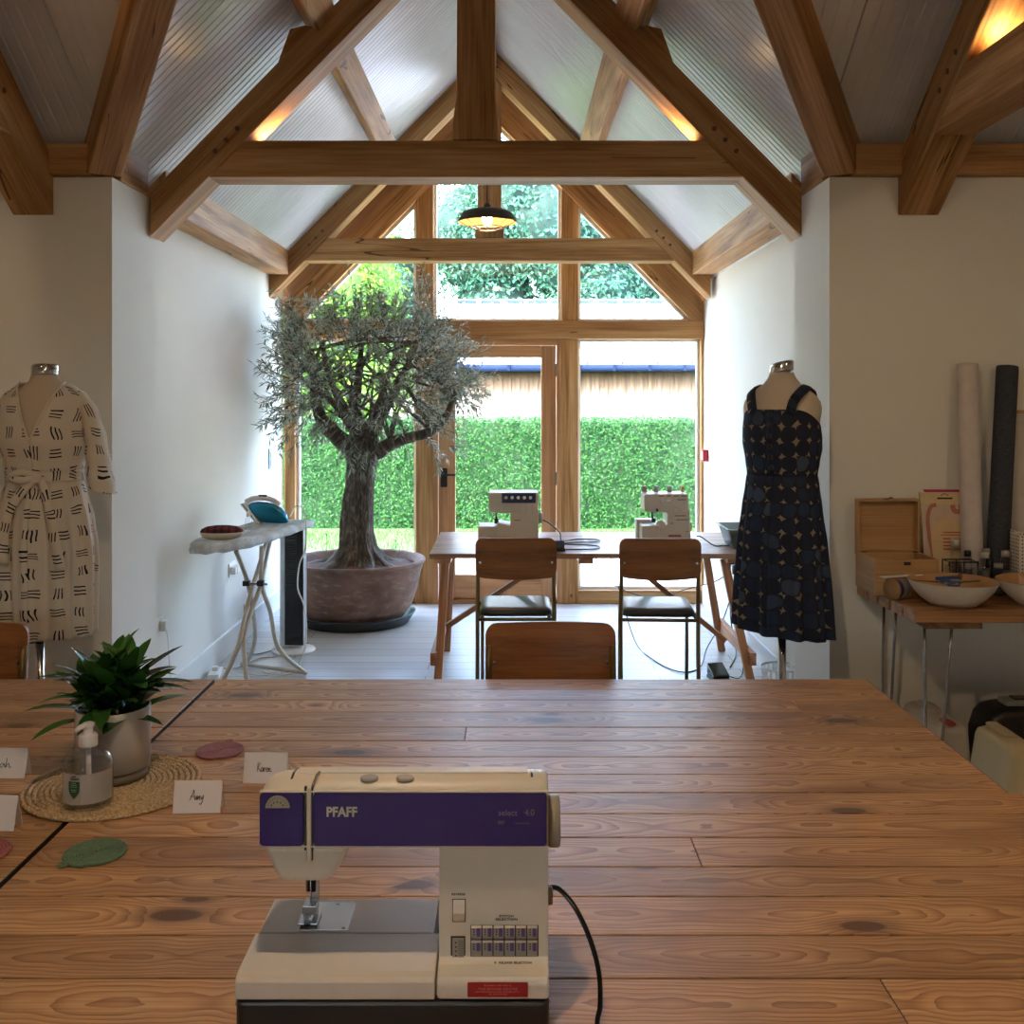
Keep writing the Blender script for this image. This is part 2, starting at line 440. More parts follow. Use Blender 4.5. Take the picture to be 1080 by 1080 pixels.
# ---- ceilings: ribbed white metal liner sheets
tm = NT('liner_sheet'); tm.set(rgb(214,214,216), .34, .0, .8)
nz = tm.noise(tm.n('ShaderNodeTexCoord').outputs['Object'], 2.0, 2)
tm.set(tm.ramp(nz, [(.3, rgb(206,206,208)), (.7, rgb(222,222,224))]))
M['liner'] = tm.m
def ribs(a, b):
    """profile along the sheet: (coordinate, recess depth)"""
    out = []; x = a; k = 0; pitch = .0525
    while x < b:
        if k % 19 == 0: out += [(x, 0), (x + .001, .016), (x + .008, .016), (x + .009, 0)]
        else: out += [(x, 0), (x + .004, .0028), (x + .012, .0028), (x + .016, 0)]
        x += pitch; k += 1
    out.append((b, 0)); return out
def bay_sheet(sgn):
    vs = []; fs = []; y_top = YF - (ZR - ZE) / PM
    for y, dp in ribs(y_top + .002, 8.16):
        u0 = 0 if y >= YF else (YF - y) * PM / PB        # horizontal run from eaves where the valley cuts it
        if y >= YF: u0 = -.22
        for u in (u0, XE):
            z = ZE + PB * u; n = Vector((-sgn * PB, 0, 1)).normalized()    # outward-up normal for this slope
            p = Vector((CX + sgn * (XE - u), y, z)); q = Vector((sgn * .7, 0, .7)) * dp
            vs.append(p + q)
    for i in range(len(vs) // 2 - 1): fs.append((2 * i, 2 * i + 1, 2 * i + 3, 2 * i + 2))
    return MB().add(vs, fs)
bl = bay_sheet(-1); br_ = bay_sheet(1); bl.add(br_.v, br_.f)
struct(bl.build('ceiling_bay', M['liner'], solid=.004))
def main_sheet():
    vs = []; fs = []
    for x, dp in ribs(-4.7, 4.4):
        dx = abs(x - CX); y0 = YF if dx >= XE else YF - (XE - dx) * PB / PM
        y0 = y0 + .0 if dx < XE else YF + .15
        for y in (y0, YR):
            vs.append(Vector((x, y, ZE + PM * (YF - y) + dp * .8)))
    for i in range(len(vs) // 2 - 1): fs.append((2 * i, 2 * i + 1, 2 * i + 3, 2 * i + 2))
    m = MB().add(vs, fs)
    zr = ZE + PM * (YF - YR); vs = []; fs = []
    for x, dp in ribs(-4.7, 4.4):
        for y in (YR, -2.75): vs.append(Vector((x, y, zr - PM * (YR - y) + dp * .8)))
    for i in range(len(vs) // 2 - 1): fs.append((2 * i, 2 * i + 1, 2 * i + 3, 2 * i + 2))
    return m.add(vs, fs)
struct(main_sheet().build('ceiling', M['liner'], solid=.004))
# gable ends of the big room
zr = ZE + PM * (YF - YR)
for nm, x0, x1 in (('wall_gable_left', -4.7, -4.6), ('wall_gable_right', 4.3, 4.4)):
    struct(MB().prism([(YF + .1, 2.6), (YR, zr), (-2.65, zr - PM * 3.5), (-2.65, 2.6)], 'x', x0, x1).build(nm, M['wall']))

# ---- oak frames
def truss(name, label, y0, y1, xl, xr, foot_cut=None):
    """bay truss: local origin on the collar centre"""
    t = thing(name, label, 'roof truss', (CX, y0, 0), 0, 'oak trusses across the window bay')
    th = y1 - y0; hw = (xr - xl) / 2
    zt = 2.545; zb = 2.345; w = hw
    for s in (-1, 1):
        top = zt + PB * w; bot = zb + PB * w
        poly = [(s * w, zb), (s * w, zt), (0, top), (0, bot)]
        MB().prism(poly, 'y', 0, th, wcdir=(-s, 0, PB)).build('rafter', M['oak'], t, bevel=.006)
        # cleat block that seats the purlin
        xc = s * .80; zc = zt + PB * (w - .80)
        MB().prism([(xc + s * .10, zc - PB * .10), (xc + s * .045, zc + .05), (xc - s * .02, zc + .065), (xc - s * .06, zc + .06)], 'y', .0, th, wcdir=(-s, 0, PB)).build('cleat', M['oak'], t, bevel=.003)
        for k in range(3):
            px = s * (w - .30 - .05 * k); pz = zb + .085 + PB * (w - abs(px))
            MB().lathe([(.011, -.004), (.011, .004)], (px, -.001, pz), 10, axis='y').build('peg', M['oak_peg'], t)
    xc = w - (2.619 - zb) / PB - .0          # inner faces meet the collar here
    xt = w - (2.787 - zb) / PB
    MB().prism([(-xc, 2.619), (xc, 2.619), (xt, 2.787), (-xt, 2.787)], 'y', .006, th - .006, wcdir=(1, 0, 0)).build('collar_beam', M['oak'], t, bevel=.006)
    top = zb + PB * w
    MB().prism([(-.107, 2.79), (.107, 2.79), (.107, 2.86), (.088, 3.0), (.085, top - .09), (0, top - .003), (-.085, top - .09), (-.088, 3.0), (-.107, 2.86)], 'y', .012, th - .012, wcdir=(0, 0, 1)).build('king_post', M['oak'], t, bevel=.006)
    return t
M['oak_peg'] = plain('oak_peg', rgb(96,64,38), .6)
truss('roof_truss', 'near oak truss with king post, spanning the bay opening between the two dresses', 4.66, 4.85, -1.655, 1.315)
truss('roof_truss', 'far oak truss with king post, close to the gable glass behind the hanging lamp', 7.54, 7.72, -1.78, 1.48)

def main_truss(label, xc):
    t = thing('roof_truss', label, 'roof truss', (xc, YF, 0), 0, 'oak trusses of the big room')
    hw = .085; a = YF - YR                     # local y runs to -2a
    for s in (0, 1):
        def Y(u): return -u if s == 0 else -2 * a + u
        poly = [(Y(0.002), 2.37), (Y(0.002), 2.60), (Y(a), 2.60 + PM * a), (Y(a), 2.37 + PM * a)]
        MB().prism(poly, 'x', -hw, hw, wcdir=(0, -1 if s == 0 else 1, PM)).build('rafter', M['oak'], t, bevel=.006)
    u0 = (2.615 - 2.37) / PM; u1 = (2.80 - 2.37) / PM
    MB().prism([(-u0, 2.615), (-u1, 2.80), (-2 * a + u1, 2.80), (-2 * a + u0, 2.615)], 'x', -hw + .006, hw - .006, wcdir=(0, 1, 0)).build('collar_beam', M['oak'], t, bevel=.006)
    for k in range(3):
        u = .42 + .07 * k
        MB().lathe([(.011, -.004), (.011, .004)], (-hw if xc > 0 else hw, -u, 2.47 + PM * u), 10, axis='x').build('peg', M['oak_peg'], t)
    return t
main_truss('oak rafter truss ending on the wall above the white patterned dress', CX - 1.82)
main_truss('oak rafter truss ending on the wall above the wooden box', CX + 1.85)

for s, lb in ((-1, 'sloping oak valley rafter rising from the wall corner by the white patterned dress'), (1, 'sloping oak valley rafter rising from the wall corner by the navy dress')):
    p0 = Vector((CX + s * (XE + .055), YF + .02, ZE - .085)); L = 1.45
    p1 = p0 + Vector((-s * L * .97, -L * PB / PM, L * PB))
    o = MB().beam(p0, p1, .135, .17).build('valley_rafter', M['oak'], bevel=.008)
    tag(o, lb, 'roof beam', 'valley rafters')
# wall plates
def plate(lb, lo, hi, mp):
    tag(MB().box(lo, hi, wcmap=mp).build('wall_plate', M['oak'], bevel=.006), lb, 'roof beam', 'oak wall plates')
plate('oak wall plate on top of the bay wall above the ironing board', (-1.86, 4.86, 2.515), (-1.645, 7.53, 2.70), swy)
plate('oak wall plate on top of the bay wall above the navy dress', (1.325, 4.86, 2.515), (1.57, 7.53, 2.70), swy)
plate('short oak wall plate on the wall end above the ironing board', (-1.80, 4.33, 2.532), (-1.652, 4.655, 2.70), swy)
plate('short oak wall plate on the wall end above the navy dress', (1.312, 4.33, 2.532), (1.47, 4.655, 2.70), swy)
plate('oak wall plate along the wall above the white patterned dress', (-4.6, 4.20, 2.532), (-1.74, 4.45, 2.66), None)
plate('oak wall plate along the wall above the fabric rolls', (1.41, 4.20, 2.532), (4.3, 4.45, 2.66), None)
# purlins of the bay (square, set to the slope)
for s, lb in ((-1, 'oak purlin under the roof slope above the ironing board'), (1, 'oak purlin under the roof slope above the serger table')):
    x = CX + s * .72; zc = ZE + PB * (XE - .72) - .10
    nrm = Vector((s * PB, 0, 1)).normalized()
    tag(MB().beam((x, 3.33, zc), (x, 7.98, zc), .13, .13, nrm).build('purlin', M['oak'], bevel=.008), lb, 'roof beam', 'roof purlins')
tag(MB().box((CX - .05, 4.0, ZR - .16), (CX + .05, 7.98, ZR - .05), wcmap=swy).build('ridge_beam', M['oak']), 'oak ridge beam along the top of the bay roof', 'roof beam')
for y in (2.6, -.9):
    tag(MB().beam((-4.6, y, ZE + PM * (YF - y if y > YR else y + 2.55) - .10), (4.3, y, ZE + PM * (YF - y if y > YR else y + 2.55) - .10), .13, .13, (0, PM if y > YR else -PM, 1)).build('purlin', M['oak']), 'oak purlin along the big room roof, %s' % ('above the sewing tables' if y > 0 else 'on its far slope'), 'roof beam', 'roof purlins')

# ---- glazed gable
YG = 8.0
def gx(px): return (px - 540) * YG / 1080
def gz(py): return EYE - (py - 418) * YG / 1080
gf = thing('oak_gable_frame', 'oak post and beam frame holding the tall gable windows and the garden door', 'window frame', (0, YG, 0))
gf['kind'] = 'structure'
ZT0, ZT1 = gz(357.5), gz(338)
GC = (gx(300) + gx(744)) / 2; GW = (gx(744) - gx(300)) / 2
def gl(x): return 2.227 + PB * (GW - .04 - abs(x - GC) - .08)        # lower edge of the gable rafters
PX = [(gx(438.5), gx(457)), (gx(592), gx(610))]
TH = .15
for x0, x1 in PX:
    MB().box((x0, 0, 0), (x1, TH, ZT0), wcmap=swz).build('post', M['oak'], gf, bevel=.005)
    MB().prism([(x0, ZT1), (x1, ZT1), (x1, gl(x1) + .05), (x0, gl(x0) + .05)], 'y', .01, TH, wcdir=(0, 0, 1)).build('post', M['oak'], gf, bevel=.004)
for x0, x1 in ((gx(300), gx(311)), (gx(739.5), gx(744.5))):
    MB().box((x0, 0, 0), (x1, TH, ZT0), wcmap=swz).build('post', M['oak'], gf, bevel=.004)
MB().box((gx(300), -.012, ZT0), (gx(744.5), TH, ZT1)).build('transom', M['oak'], gf, bevel=.005)
for s in (-1, 1):
    w = GW; zl = gl(GC + w); up = .25
    MB().prism([(GC + s * w, zl), (GC + s * w, zl + up), (GC, zl + up + PB * w), (GC, zl + PB * w)], 'y', .0, TH, wcdir=(-s, 0, PB)).build('gable_rafter', M['oak'], gf, bevel=.004)
    MB().prism([(GC + s * (w + .15), zl + up - .155), (GC + s * (w + .15), zl + up + .22), (GC, zl + up + .34 + PB * w), (GC, zl + up + PB * w - .02)], 'y', .05, TH - .02, wcdir=(-s, 0, PB)).build('infill_board', M['door_oak'], gf)
# sills
MB().box((gx(311), .0, 0), (PX[0][0], TH, gz(623))).build('sill', M['oak'], gf, bevel=.004)
MB().box((PX[1][1], .0, 0), (gx(739.5), TH, gz(623))).build('sill', M['oak'], gf, bevel=.004)
def window(n, poly, fr=.022, mat='white_trim'):
    """glazing bead round a polygon + pane"""
    c = Vector((sum(p[0] for p in poly) / len(poly), sum(p[1] for p in poly) / len(poly)))
    f = MB(); m = len(poly); P2 = [Vector(p) for p in poly]
    area = sum(P2[i].x * P2[(i + 1) % m].y - P2[(i + 1) % m].x * P2[i].y for i in range(m))
    if area < 0: P2.reverse()
    inn = []
    for i in range(m):
        a, b, d = P2[i - 1], P2[i], P2[(i + 1) % m]
        e1 = (b - a).normalized(); e2 = (d - b).normalized(); n1 = Vector((-e1.y, e1.x)); n2 = Vector((-e2.y, e2.x))
        k = fr / max(.2, 1 + n1.dot(n2)); inn.append(b + (n1 + n2) * k)
    for i in range(m):
        j = (i + 1) % m
        f.prism([P2[i], P2[j], inn[j], inn[i]], 'y', .07, .12)
    fo = struct(f.build('window_%d' % n, M[mat])); fo.location = (0, YG, 0)
    MB().add([(p.x, .1, p.y) for p in inn], [tuple(range(m))]).build('pane', M['glass'], fo)
window(1, [(gx(311), gz(623)), (PX[0][0], gz(623)), (PX[0][0], ZT0), (gx(311), ZT0)])
window(2, [(PX[1][1], gz(623)), (gx(739.5), gz(623)), (gx(739.5), ZT0), (PX[1][1], ZT0)])
xa = GC - GW
def xlo(z): return GC - (GW - .12 - (z - 2.227) / PB)
window(3, [(xlo(ZT1), ZT1), (PX[0][0], ZT1), (PX[0][0], gl(PX[0][0]))])
window(4, [(PX[0][1], ZT1), (PX[1][0], ZT1), (PX[1][0], gl(PX[1][0])), (GC, gl(GC)), (PX[0][1], gl(PX[0][1]))])
window(5, [(PX[1][1], ZT1), (2 * GC - xlo(ZT1), ZT1), (PX[1][1], gl(PX[1][1]))])
# door
x0, x1 = PX[0][1], PX[1][0]; zh = gz(360)
d = struct(MB().box((x0, .0, 0), (x0 + .035, .13, ZT0), wcmap=swz).box((x1 - .035, 0, 0), (x1, .13, ZT0), wcmap=swz).box((x0 + .035, 0, zh - .03), (x1 - .035, .13, ZT0)).box((x0 + .035, 0, 0), (x1 - .035, .13, .03)).build('door_1', M['door_oak'], bevel=.003))
d.location = (0, YG, 0)
a, b = x0 + .04, x1 - .04; g0, g1 = gx(480), gx(571); z0, zt, zb_ = .033, zh - .034, gz(607)
lf = MB().box((a, .03, z0), (g0, .085, zt), wcmap=swz).box((g1, .03, z0), (b, .085, zt), wcmap=swz).box((g0, .03, gz(377)), (g1, .085, zt)).box((g0, .03, z0), (g1, .085, zb_)).build('door_leaf', M['door_oak'], d, bevel=.004)
MB().add([(g0, .06, zb_), (g1, .06, zb_), (g1, .06, gz(377)), (g0, .06, gz(377))], [(0, 1, 2, 3)]).build('pane', M['glass'], d)
hz = gz(500)
h = MB().prism(rrect(gx(464.5), gz(514), gx(471.5), gz(494), .006), 'y', .02, .03)
h.tube(smooth_path([(gx(468), .03, gz(500.5)), (gx(468), -.02, gz(500.5)), (gx(470), -.03, gz(500.5)), (gx(481), -.03, gz(500.5))], 4), .008, 8)
h.build('handle', M['black'], d)
for z in (gz(390), gz(505), gz(610)):
    MB().box((gx(585.5), .018, z - .05), (gx(587), .03, z + .05)).build('hinge', M['steel'], d)

# ---- small fixed fittings
def socket(lb, y, z, plug=True):
    t = thing('wall_socket', lb, 'socket', (-1.79, y, z))
    MB().prism(rrect(-.075, -.043, .075, .043, .008), 'x', 0, .009).build('face_plate', M['white_plastic'], t)
    if plug:
        MB().prism(rrect(.012, -.035, .06, .02, .008), 'x', .0095, .04).build('plug', M['white_plastic'], t, bevel=.004)
        return t
# ================================================================== WORK TABLES
ZT = .75
FAR = [3.153, 3.041, 2.936, 2.822, 2.692, 2.588, 2.473, 2.358, 2.250]
NEAR = [2.247, 2.134, 2.020, 1.895, 1.782, 1.655, 1.532, 1.405, 1.28, 1.15, 1.02, .90]
M['joint_shade'] = plain('joint_shade', rgb(38,26,20), .8)
def plank_table(label, x0, x1, ys, joints, seed):
    t = thing('work_table', label, 'table', ((x0 + x1) / 2, (ys[0] + ys[-1]) / 2, 0), 0, 'plank work tables pushed together')
    ox, oy = (x0 + x1) / 2, (ys[0] + ys[-1]) / 2
    rr = random.Random(seed); m = MB()
    for i in range(len(ys) - 1):
        cuts = [x0] + ([joints[i]] if i in joints else []) + [x1]
        for k in range(len(cuts) - 1):
            e0 = .001 if k else 0
            dz = rr.uniform(-.0007, .0005); r = rr.random()
            m.box((cuts[k] + e0 - ox, ys[i + 1] + .0019 - oy, ZT - .034 + dz), (cuts[k + 1] - .001 - ox, ys[i] - .0019 - oy, ZT + dz), rnd=r, off=(rr.uniform(-40, 40), rr.randrange(-40, 40) + .5 - ((ys[i] + ys[i + 1]) / 2 - oy), rr.randrange(-40, 40) + .5 - ZT))
        for xe in cuts:          # dark strips on board ends, shadow gap put into colour
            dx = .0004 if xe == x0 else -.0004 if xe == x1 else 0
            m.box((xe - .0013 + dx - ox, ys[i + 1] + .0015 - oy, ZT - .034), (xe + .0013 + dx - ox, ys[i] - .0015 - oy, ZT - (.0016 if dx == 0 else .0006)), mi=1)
    m.build('tabletop', [M['pine_dark'], M['joint_shade']], t, bevel=.0010, seg=1)
    MB().box((x0 + .0005 - ox, ys[-1] + .004 - oy, ZT - .11), (x1 - .0005 - ox, ys[0] - .02 - oy, ZT - .036)).build('apron', M['pine_dark'], t)
    for x in (x0 + .09, x1 - .16):
        for y in (ys[-1] + .06, ys[0] - .13):
            MB().box((x - ox, y - oy, 0), (x + .07 - ox, y + .07 - oy, ZT - .1105), wcmap=swz).build('leg', M['pine_dark'], t, bevel=.004)
    return t
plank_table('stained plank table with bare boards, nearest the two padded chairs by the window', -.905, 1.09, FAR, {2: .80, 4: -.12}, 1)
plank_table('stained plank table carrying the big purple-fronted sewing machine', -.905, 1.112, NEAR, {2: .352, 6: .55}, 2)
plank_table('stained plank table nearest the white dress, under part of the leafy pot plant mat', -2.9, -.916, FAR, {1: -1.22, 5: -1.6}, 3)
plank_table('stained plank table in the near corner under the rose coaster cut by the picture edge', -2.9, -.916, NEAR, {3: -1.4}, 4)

# ================================================================== THE BIG SEWING MACHINE
sm = thing('sewing_machine', 'large cream sewing machine with purple front panel and stitch buttons on the plank table', 'sewing machine', (-.16, 1.47, ZT))
S = lambda x, y, z: Vector((x + .16, y - 1.47, z - ZT))
def sbox(lo, hi): return MB().box(S(*lo), S(*hi))
cr = M['cream_plastic']
def yz(pts): return [(y - 1.47, z - ZT) for y, z in pts]
def xz(pts): return [(x + .16, z - ZT) for x, z in pts]
# dark lower case
MB().prism(rrect(-.372 + .16, 1.372 - 1.47, .050 + .16, 1.60 - 1.47, .012), 'z', 0.0, .0575).build('case_base', M['black'], sm, bevel=.004)
# bed: accessory tray half and pillar foot
bedp = [(1.374, .8095), (1.374, .833), (1.378, .8385), (1.388, .8415), (1.484, .8425), (1.484, .8095)]
MB().prism(yz(bedp), 'x', -.372 + .16, -.1035 + .16).build('accessory_tray', cr, sm, bevel=.0025, seg=2)
MB().prism(yz([(1.4855, .8095), (1.4855, .8425), (1.585, .8425), (1.585, .8095)]), 'x', -.367 + .16, -.113 + .16).build('free_arm', cr, sm, bevel=.0015, seg=2)
foot = [(1.374, .8095), (1.374, .834), (1.379, .840), (1.395, .846), (1.4085, .853), (1.412, .868), (1.412, 1.004), (1.575, 1.004), (1.585, .8095)]
MB().prism(yz([(1.374, .8095), (1.374, .833), (1.379, .8385), (1.400, .8425), (1.585, .8425), (1.585, .8095)]), 'x', -.1015 + .16, .050 + .16).build('pillar_foot', cr, sm, bevel=.005, seg=3)
MB().prism(yz([(1.379, .8388), (1.398, .841), (1.4065, .8445), (1.4105, .8485), (1.411, .854), (1.411, 1.006), (1.570, 1.006), (1.570, .8388)]), 'x', -.1005 + .16, .050 + .16).build('pillar', cr, sm, bevel=.003, seg=2)
MB().prism(yz([(1.4815, .8428), (1.4835, .8428), (1.4835, .8434), (1.4815, .8434)]), 'x', -.366 + .16, -.116 + .16).build('ruler_line', M['grey_plastic'], sm)
# arm: cream crown, sides curve down at the head end
arm = []
for x, dz, hy in ((-.3465, .020, .05), (-.343, .014, .03), (-.334, .006, .012), (-.320, .0015, .004), (-.30, 0, 0), (.040, 0, 0), (.047, .002, .002), (.0495, .006, .006)):
    prof = [(1.4015 + hy * .03, 1.003 + dz * .15), (1.4015 + hy * .03, 1.0795 - dz * .8), (1.404 + hy * .2, 1.0855 - dz), (1.414 + hy * .2, 1.0915 - dz), (1.430, 1.0945 - dz), (1.446, 1.0935 - dz), (1.472 - hy * .1, 1.083 - dz),
            (1.515 - hy * .3, 1.062 - dz), (1.556 - hy * .4, 1.035 - dz * .5), (1.572 - hy * .4, 1.003 + dz * .15)]
    arm.append([S(x, y, z) for y, z in prof])
MB().loft(arm, cap0=True, cap1=True).build('arm', cr, sm)
MB().prism(xz([(-.3415, 1.003), (-.223, 1.003), (-.238, .972), (-.25, .957), (-.262, .954), (-.308, .954), (-.320, .958), (-.327, .97)]), 'y', 1.404 - 1.47, 1.52 - 1.47).build('needle_head', cr, sm, bevel=.007, seg=3)
# purple panel, two pieces split by the take-up slot
pz0, pz1 = 1.0062, 1.0790
pl = rrect(-.3445, pz0, -.2845, pz1, .006)
MB().prism(xz(pl), 'y', 1.3965 - 1.47, 1.405 - 1.47).build('front_panel', M['purple'], sm, bevel=.001)
fp = MB().prism(xz(rrect(-.2715, pz0, .0475, pz1, .006)), 'y', 1.3965 - 1.47, 1.405 - 1.47).build('front_panel', M['purple'], sm, bevel=.001)
for z in (pz0 - .0018, pz1 + .0003):
    sbox((-.3445, 1.397, z), (.0485, 1.404, z + .0016)).build('panel_edge', cr, sm)
# take-up slots and lever
sbox((-.2838, 1.3985, 1.000), (-.2805, 1.403, 1.0865)).build('take_up_slot', M['black'], sm)
sbox((-.2803, 1.397, .985), (-.2742, 1.403, 1.0845)).build('take_up_cover', cr, sm, bevel=.001)
sbox((-.2740, 1.3985, .998), (-.2722, 1.403, 1.0865)).build('take_up_slot', M['black'], sm)
MB().tube([S(-.2730, 1.402, 1.086), S(-.2695, 1.412, 1.096), S(-.267, 1.420, 1.099)], .0022, 6).build('take_up_lever', M['steel'], sm)
sbox((-.2815, 1.4025, .9845), (-.2725, 1.4036, .998)).build('thread_guide_slot', M['black'], sm)
# tension dial in a half-moon window
dm = [( -.3195 + .0165 * math.cos(a), 1.0592 + .0165 * math.sin(a)) for a in [PI * k / 16 for k in range(17)]]
MB().prism(xz(dm), 'y', 1.3945 - 1.47, 1.397 - 1.47).build('dial_window_rim', M['grey_plastic'], sm)
dm = [( -.3195 + .0142 * math.cos(a), 1.0602 + .0142 * math.sin(a)) for a in [PI * k / 16 for k in range(17)]]
dl = MB().prism(xz(dm), 'y', 1.3938 - 1.47, 1.396 - 1.47).build('tension_dial', M['printdim_beige'] if 'printdim_beige' in M else M['grey_plastic'], sm)
tk = MB()
for k in range(1, 12):
    a = PI * k / 12; c, s_ = math.cos(a), math.sin(a)
    p = [(-.3195 + .0142 * c - .0003 * s_, 1.0602 + .0142 * s_ + .0003 * c), (-.3195 + .0142 * c + .0003 * s_, 1.0602 + .0142 * s_ - .0003 * c), (-.3195 + .0118 * c + .0003 * s_, 1.0602 + .0118 * s_ - .0003 * c), (-.3195 + .0118 * c - .0003 * s_, 1.0602 + .0118 * s_ + .0003 * c)]
    tk.prism(xz(p), 'y', 1.3934 - 1.47, 1.394 - 1.47)
for k in range(5):
    a = PI * (k + .7) / 5.4
    tk.lathe([(.0011, -.0003), (.0011, .0003)], S(-.3195 + .0085 * math.cos(a), 1.3936, 1.0605 + .0075 * math.sin(a)), 8, axis='y')
tk.build('dial_marks', M['ink'], dl)
# top dials, spool lid lines
for x in (-.197, -.1475):
    MB().lathe([(.0125, 0), (.0125, .004), (.0108, .0055)], S(x, 1.415, 1.0895), 20, sy=.75).build('bobbin_winder_dial', M['grey_plastic'], sm)
for x in (-.306, .026):
    MB().prism(yz([(1.4045, 1.0848), (1.415, 1.0915), (1.43, 1.0951), (1.452, 1.0925), (1.43, 1.0930), (1.415, 1.0900)]), 'x', x + .16, x + .163).build('lid_slot', M['dark_steel'], sm)
sbox((-.30, 1.428, 1.0935), (.022, 1.450, 1.0958)).build('spool_lid', cr, sm, bevel=.001)
# needle, presser foot, plate
S0 = S; sbox0 = sbox
S = lambda x, y, z: S0(x - .0165, y + .052, z)
def sbox(lo, hi): return MB().box(S(*lo), S(*hi))
sbox((-.294, 1.438, .8424), (-.222, 1.522, .8436)).build('needle_plate', M['steel'], sm, bevel=.0004)
for lo, hi in (((-.2965, 1.452, .8437), (-.293, 1.482, .8440)), ((-.276, 1.452, .8437), (-.2725, 1.482, .8440)), ((-.2885, 1.450, .8437), (-.2805, 1.456, .8440))): sbox(lo, hi).build('feed_slot', M['black'], sm)
for lo, hi in (((-.252, 1.512, .8437), (-.247, 1.514, .8440)), ((-.232, 1.442, .8437), (-.227, 1.445, .8440))): sbox(lo, hi).build('plate_screw', M['black'], sm)
nb = MB()
for x, r in ((-.2865, .0035), (-.279, .0042)): nb.tube([S(x, 1.47, .97), S(x, 1.47, .885)], r, 10)
nb.build('needle_bar', M['steel'], sm)
MB().box(S(-.292, 1.462, .917), S(-.272, 1.478, .947)).box(S(-.272, 1.466, .923), S(-.263, 1.474, .941)).build('needle_clamp', M['dark_steel'], sm, bevel=.002)
MB().lathe([(.0042, 0), (.0042, .012)], S(-.268, 1.468, .928), 10, axis='x').lathe([(.0028, .012), (.0058, .0125), (.0058, .018)], S(-.268, 1.468, .928), 10, axis='x').build('clamp_screw', M['black'], sm)
MB().tube([S(-.2825, 1.468, .918), S(-.2825, 1.468, .847)], [.0012, .0007], 6).build('needle', M['chrome'], sm)
pf = MB().box(S(-.2835, 1.470, .868), S(-.2715, 1.482, .918)).box(S(-.293, 1.456, .856), S(-.272, 1.482, .869)).box(S(-.2975, 1.446, .8448), S(-.287, 1.486, .8488)).box(S(-.279, 1.446, .8448), S(-.2685, 1.486, .8488)).box(S(-.294, 1.470, .8488), S(-.272, 1.478, .857))
pf.build('presser_foot', M['steel'], sm, bevel=.0012)
MB().tube([S(-.291, 1.46, .948), S(-.303, 1.456, .950), S(-.314, 1.455, .949)], [.003, .004, .0055], 8).box(S(-.3005, 1.452, .938), S(-.2925, 1.464, .951)).build('foot_lifter', M['grey_plastic'], sm, bevel=.001)
S = S0; sbox = sbox0
sbox((-.226, 1.415, .9955), (-.217, 1.43, 1.003)).build('thread_cutter', M['grey_plastic'], sm, bevel=.002)
# hand wheel, power knob
MB().lathe([(.034, 0), (.0355, .003), (.0355, .014), (.033, .0165), (.012, .0165)], S(.0515, 1.462, 1.0145), 36, axis='x').build('hand_wheel', M['grey_plastic'], sm)
MB().lathe([(.012, 0), (.012, .006), (.0105, .0075)], S(.0500, 1.45, .913), 20, axis='x').build('knob', M['grey_plastic'], sm)
# buttons on the pillar
yf = 1.411
FX = lambda px: (px - 540) * yf / 1080
FZ = lambda py: EYE - (py - 418) * yf / 1080
def face(x0, y0, x1, y1, dy0, dy1, nm, mat, bev=0, par=None):
    return MB().box(S(FX(x0), yf - dy0, FZ(y1)), S(FX(x1), yf + dy1, FZ(y0))).build(nm, mat, par or sm, bevel=bev)
face(477.0, 948, 491.2, 972.3, .0004, .001, 'button_recess', M['black'])
MB().prism(yz([(yf - .0045, FZ(962)), (yf - .0005, FZ(948.7)), (yf + .002, FZ(948.7)), (yf + .002, FZ(971.8)), (yf - .0005, FZ(971.8))]), 'x', FX(477.8) + .16, FX(490.3) + .16).build('reverse_button', cr, sm, bevel=.0004)
face(475.4, 987.2, 490.8, 1012.3, .0004, .001, 'dial_recess', M['black'])
ld = MB().box(S(FX(477.0), yf - .0012, FZ(1011.5)), S(FX(489.5), yf + .001, FZ(989))).build('stitch_length_dial', M['grey_plastic'], sm, bevel=.0006)
mk = MB()
for k in range(9): mk.box(S(FX(483), yf - .0015, FZ(992 + 2.1 * k)), S(FX(489), yf - .0011, FZ(991.6 + 2.1 * k)))
for k in range(4): mk.box(S(FX(480), yf - .0015, FZ(994.6 + 4.5 * k)), S(FX(481.6), yf - .0011, FZ(993 + 4.5 * k)))
mk.build('dial_marks', M['dark_steel'], ld)
face(496.2, 975.5, 568.0, 1010.5, .0005, .001, 'key_recess', M['black'])
for r in range(2):
    for k in range(6):
        xa = 497.0 + 11.8 * k; ya = 976 + r * 15.3; yb = ya + 14.6 if r == 0 else ya + 18.4
        key = MB().prism(yz([(yf - .0005, FZ(ya)), (yf - .0035, FZ(ya + 1.5)), (yf - .0028, FZ(ya + 11)), (yf - .0010, FZ(yb - 1)), (yf - .0003, FZ(yb)), (yf + .001, FZ(yb)), (yf + .001, FZ(ya))]), 'x', FX(xa) + .16, FX(xa + 10.6) + .16).build('stitch_key', M['grey_plastic'], sm, bevel=.0003)
        MB().prism(xz([(FX(a), FZ(b)) for a, b in rrect(xa + 5.6, ya + 1.6, xa + 9.6, ya + 10.4, .8, 3)]), 'y', yf - .0037 - 1.47, yf - .0028 - 1.47).build('key_label', M['purple2'], key)
        ms = MB()
        for q in range(3): ms.box(S(FX(xa + 2.2), yf - .0036, FZ(ya + 3.8 + 2.6 * q)), S(FX(xa + 3.8), yf - .0030, FZ(ya + 2.5 + 2.6 * q)))
        ms.build('stitch_symbol', M['dark_steel'], key)
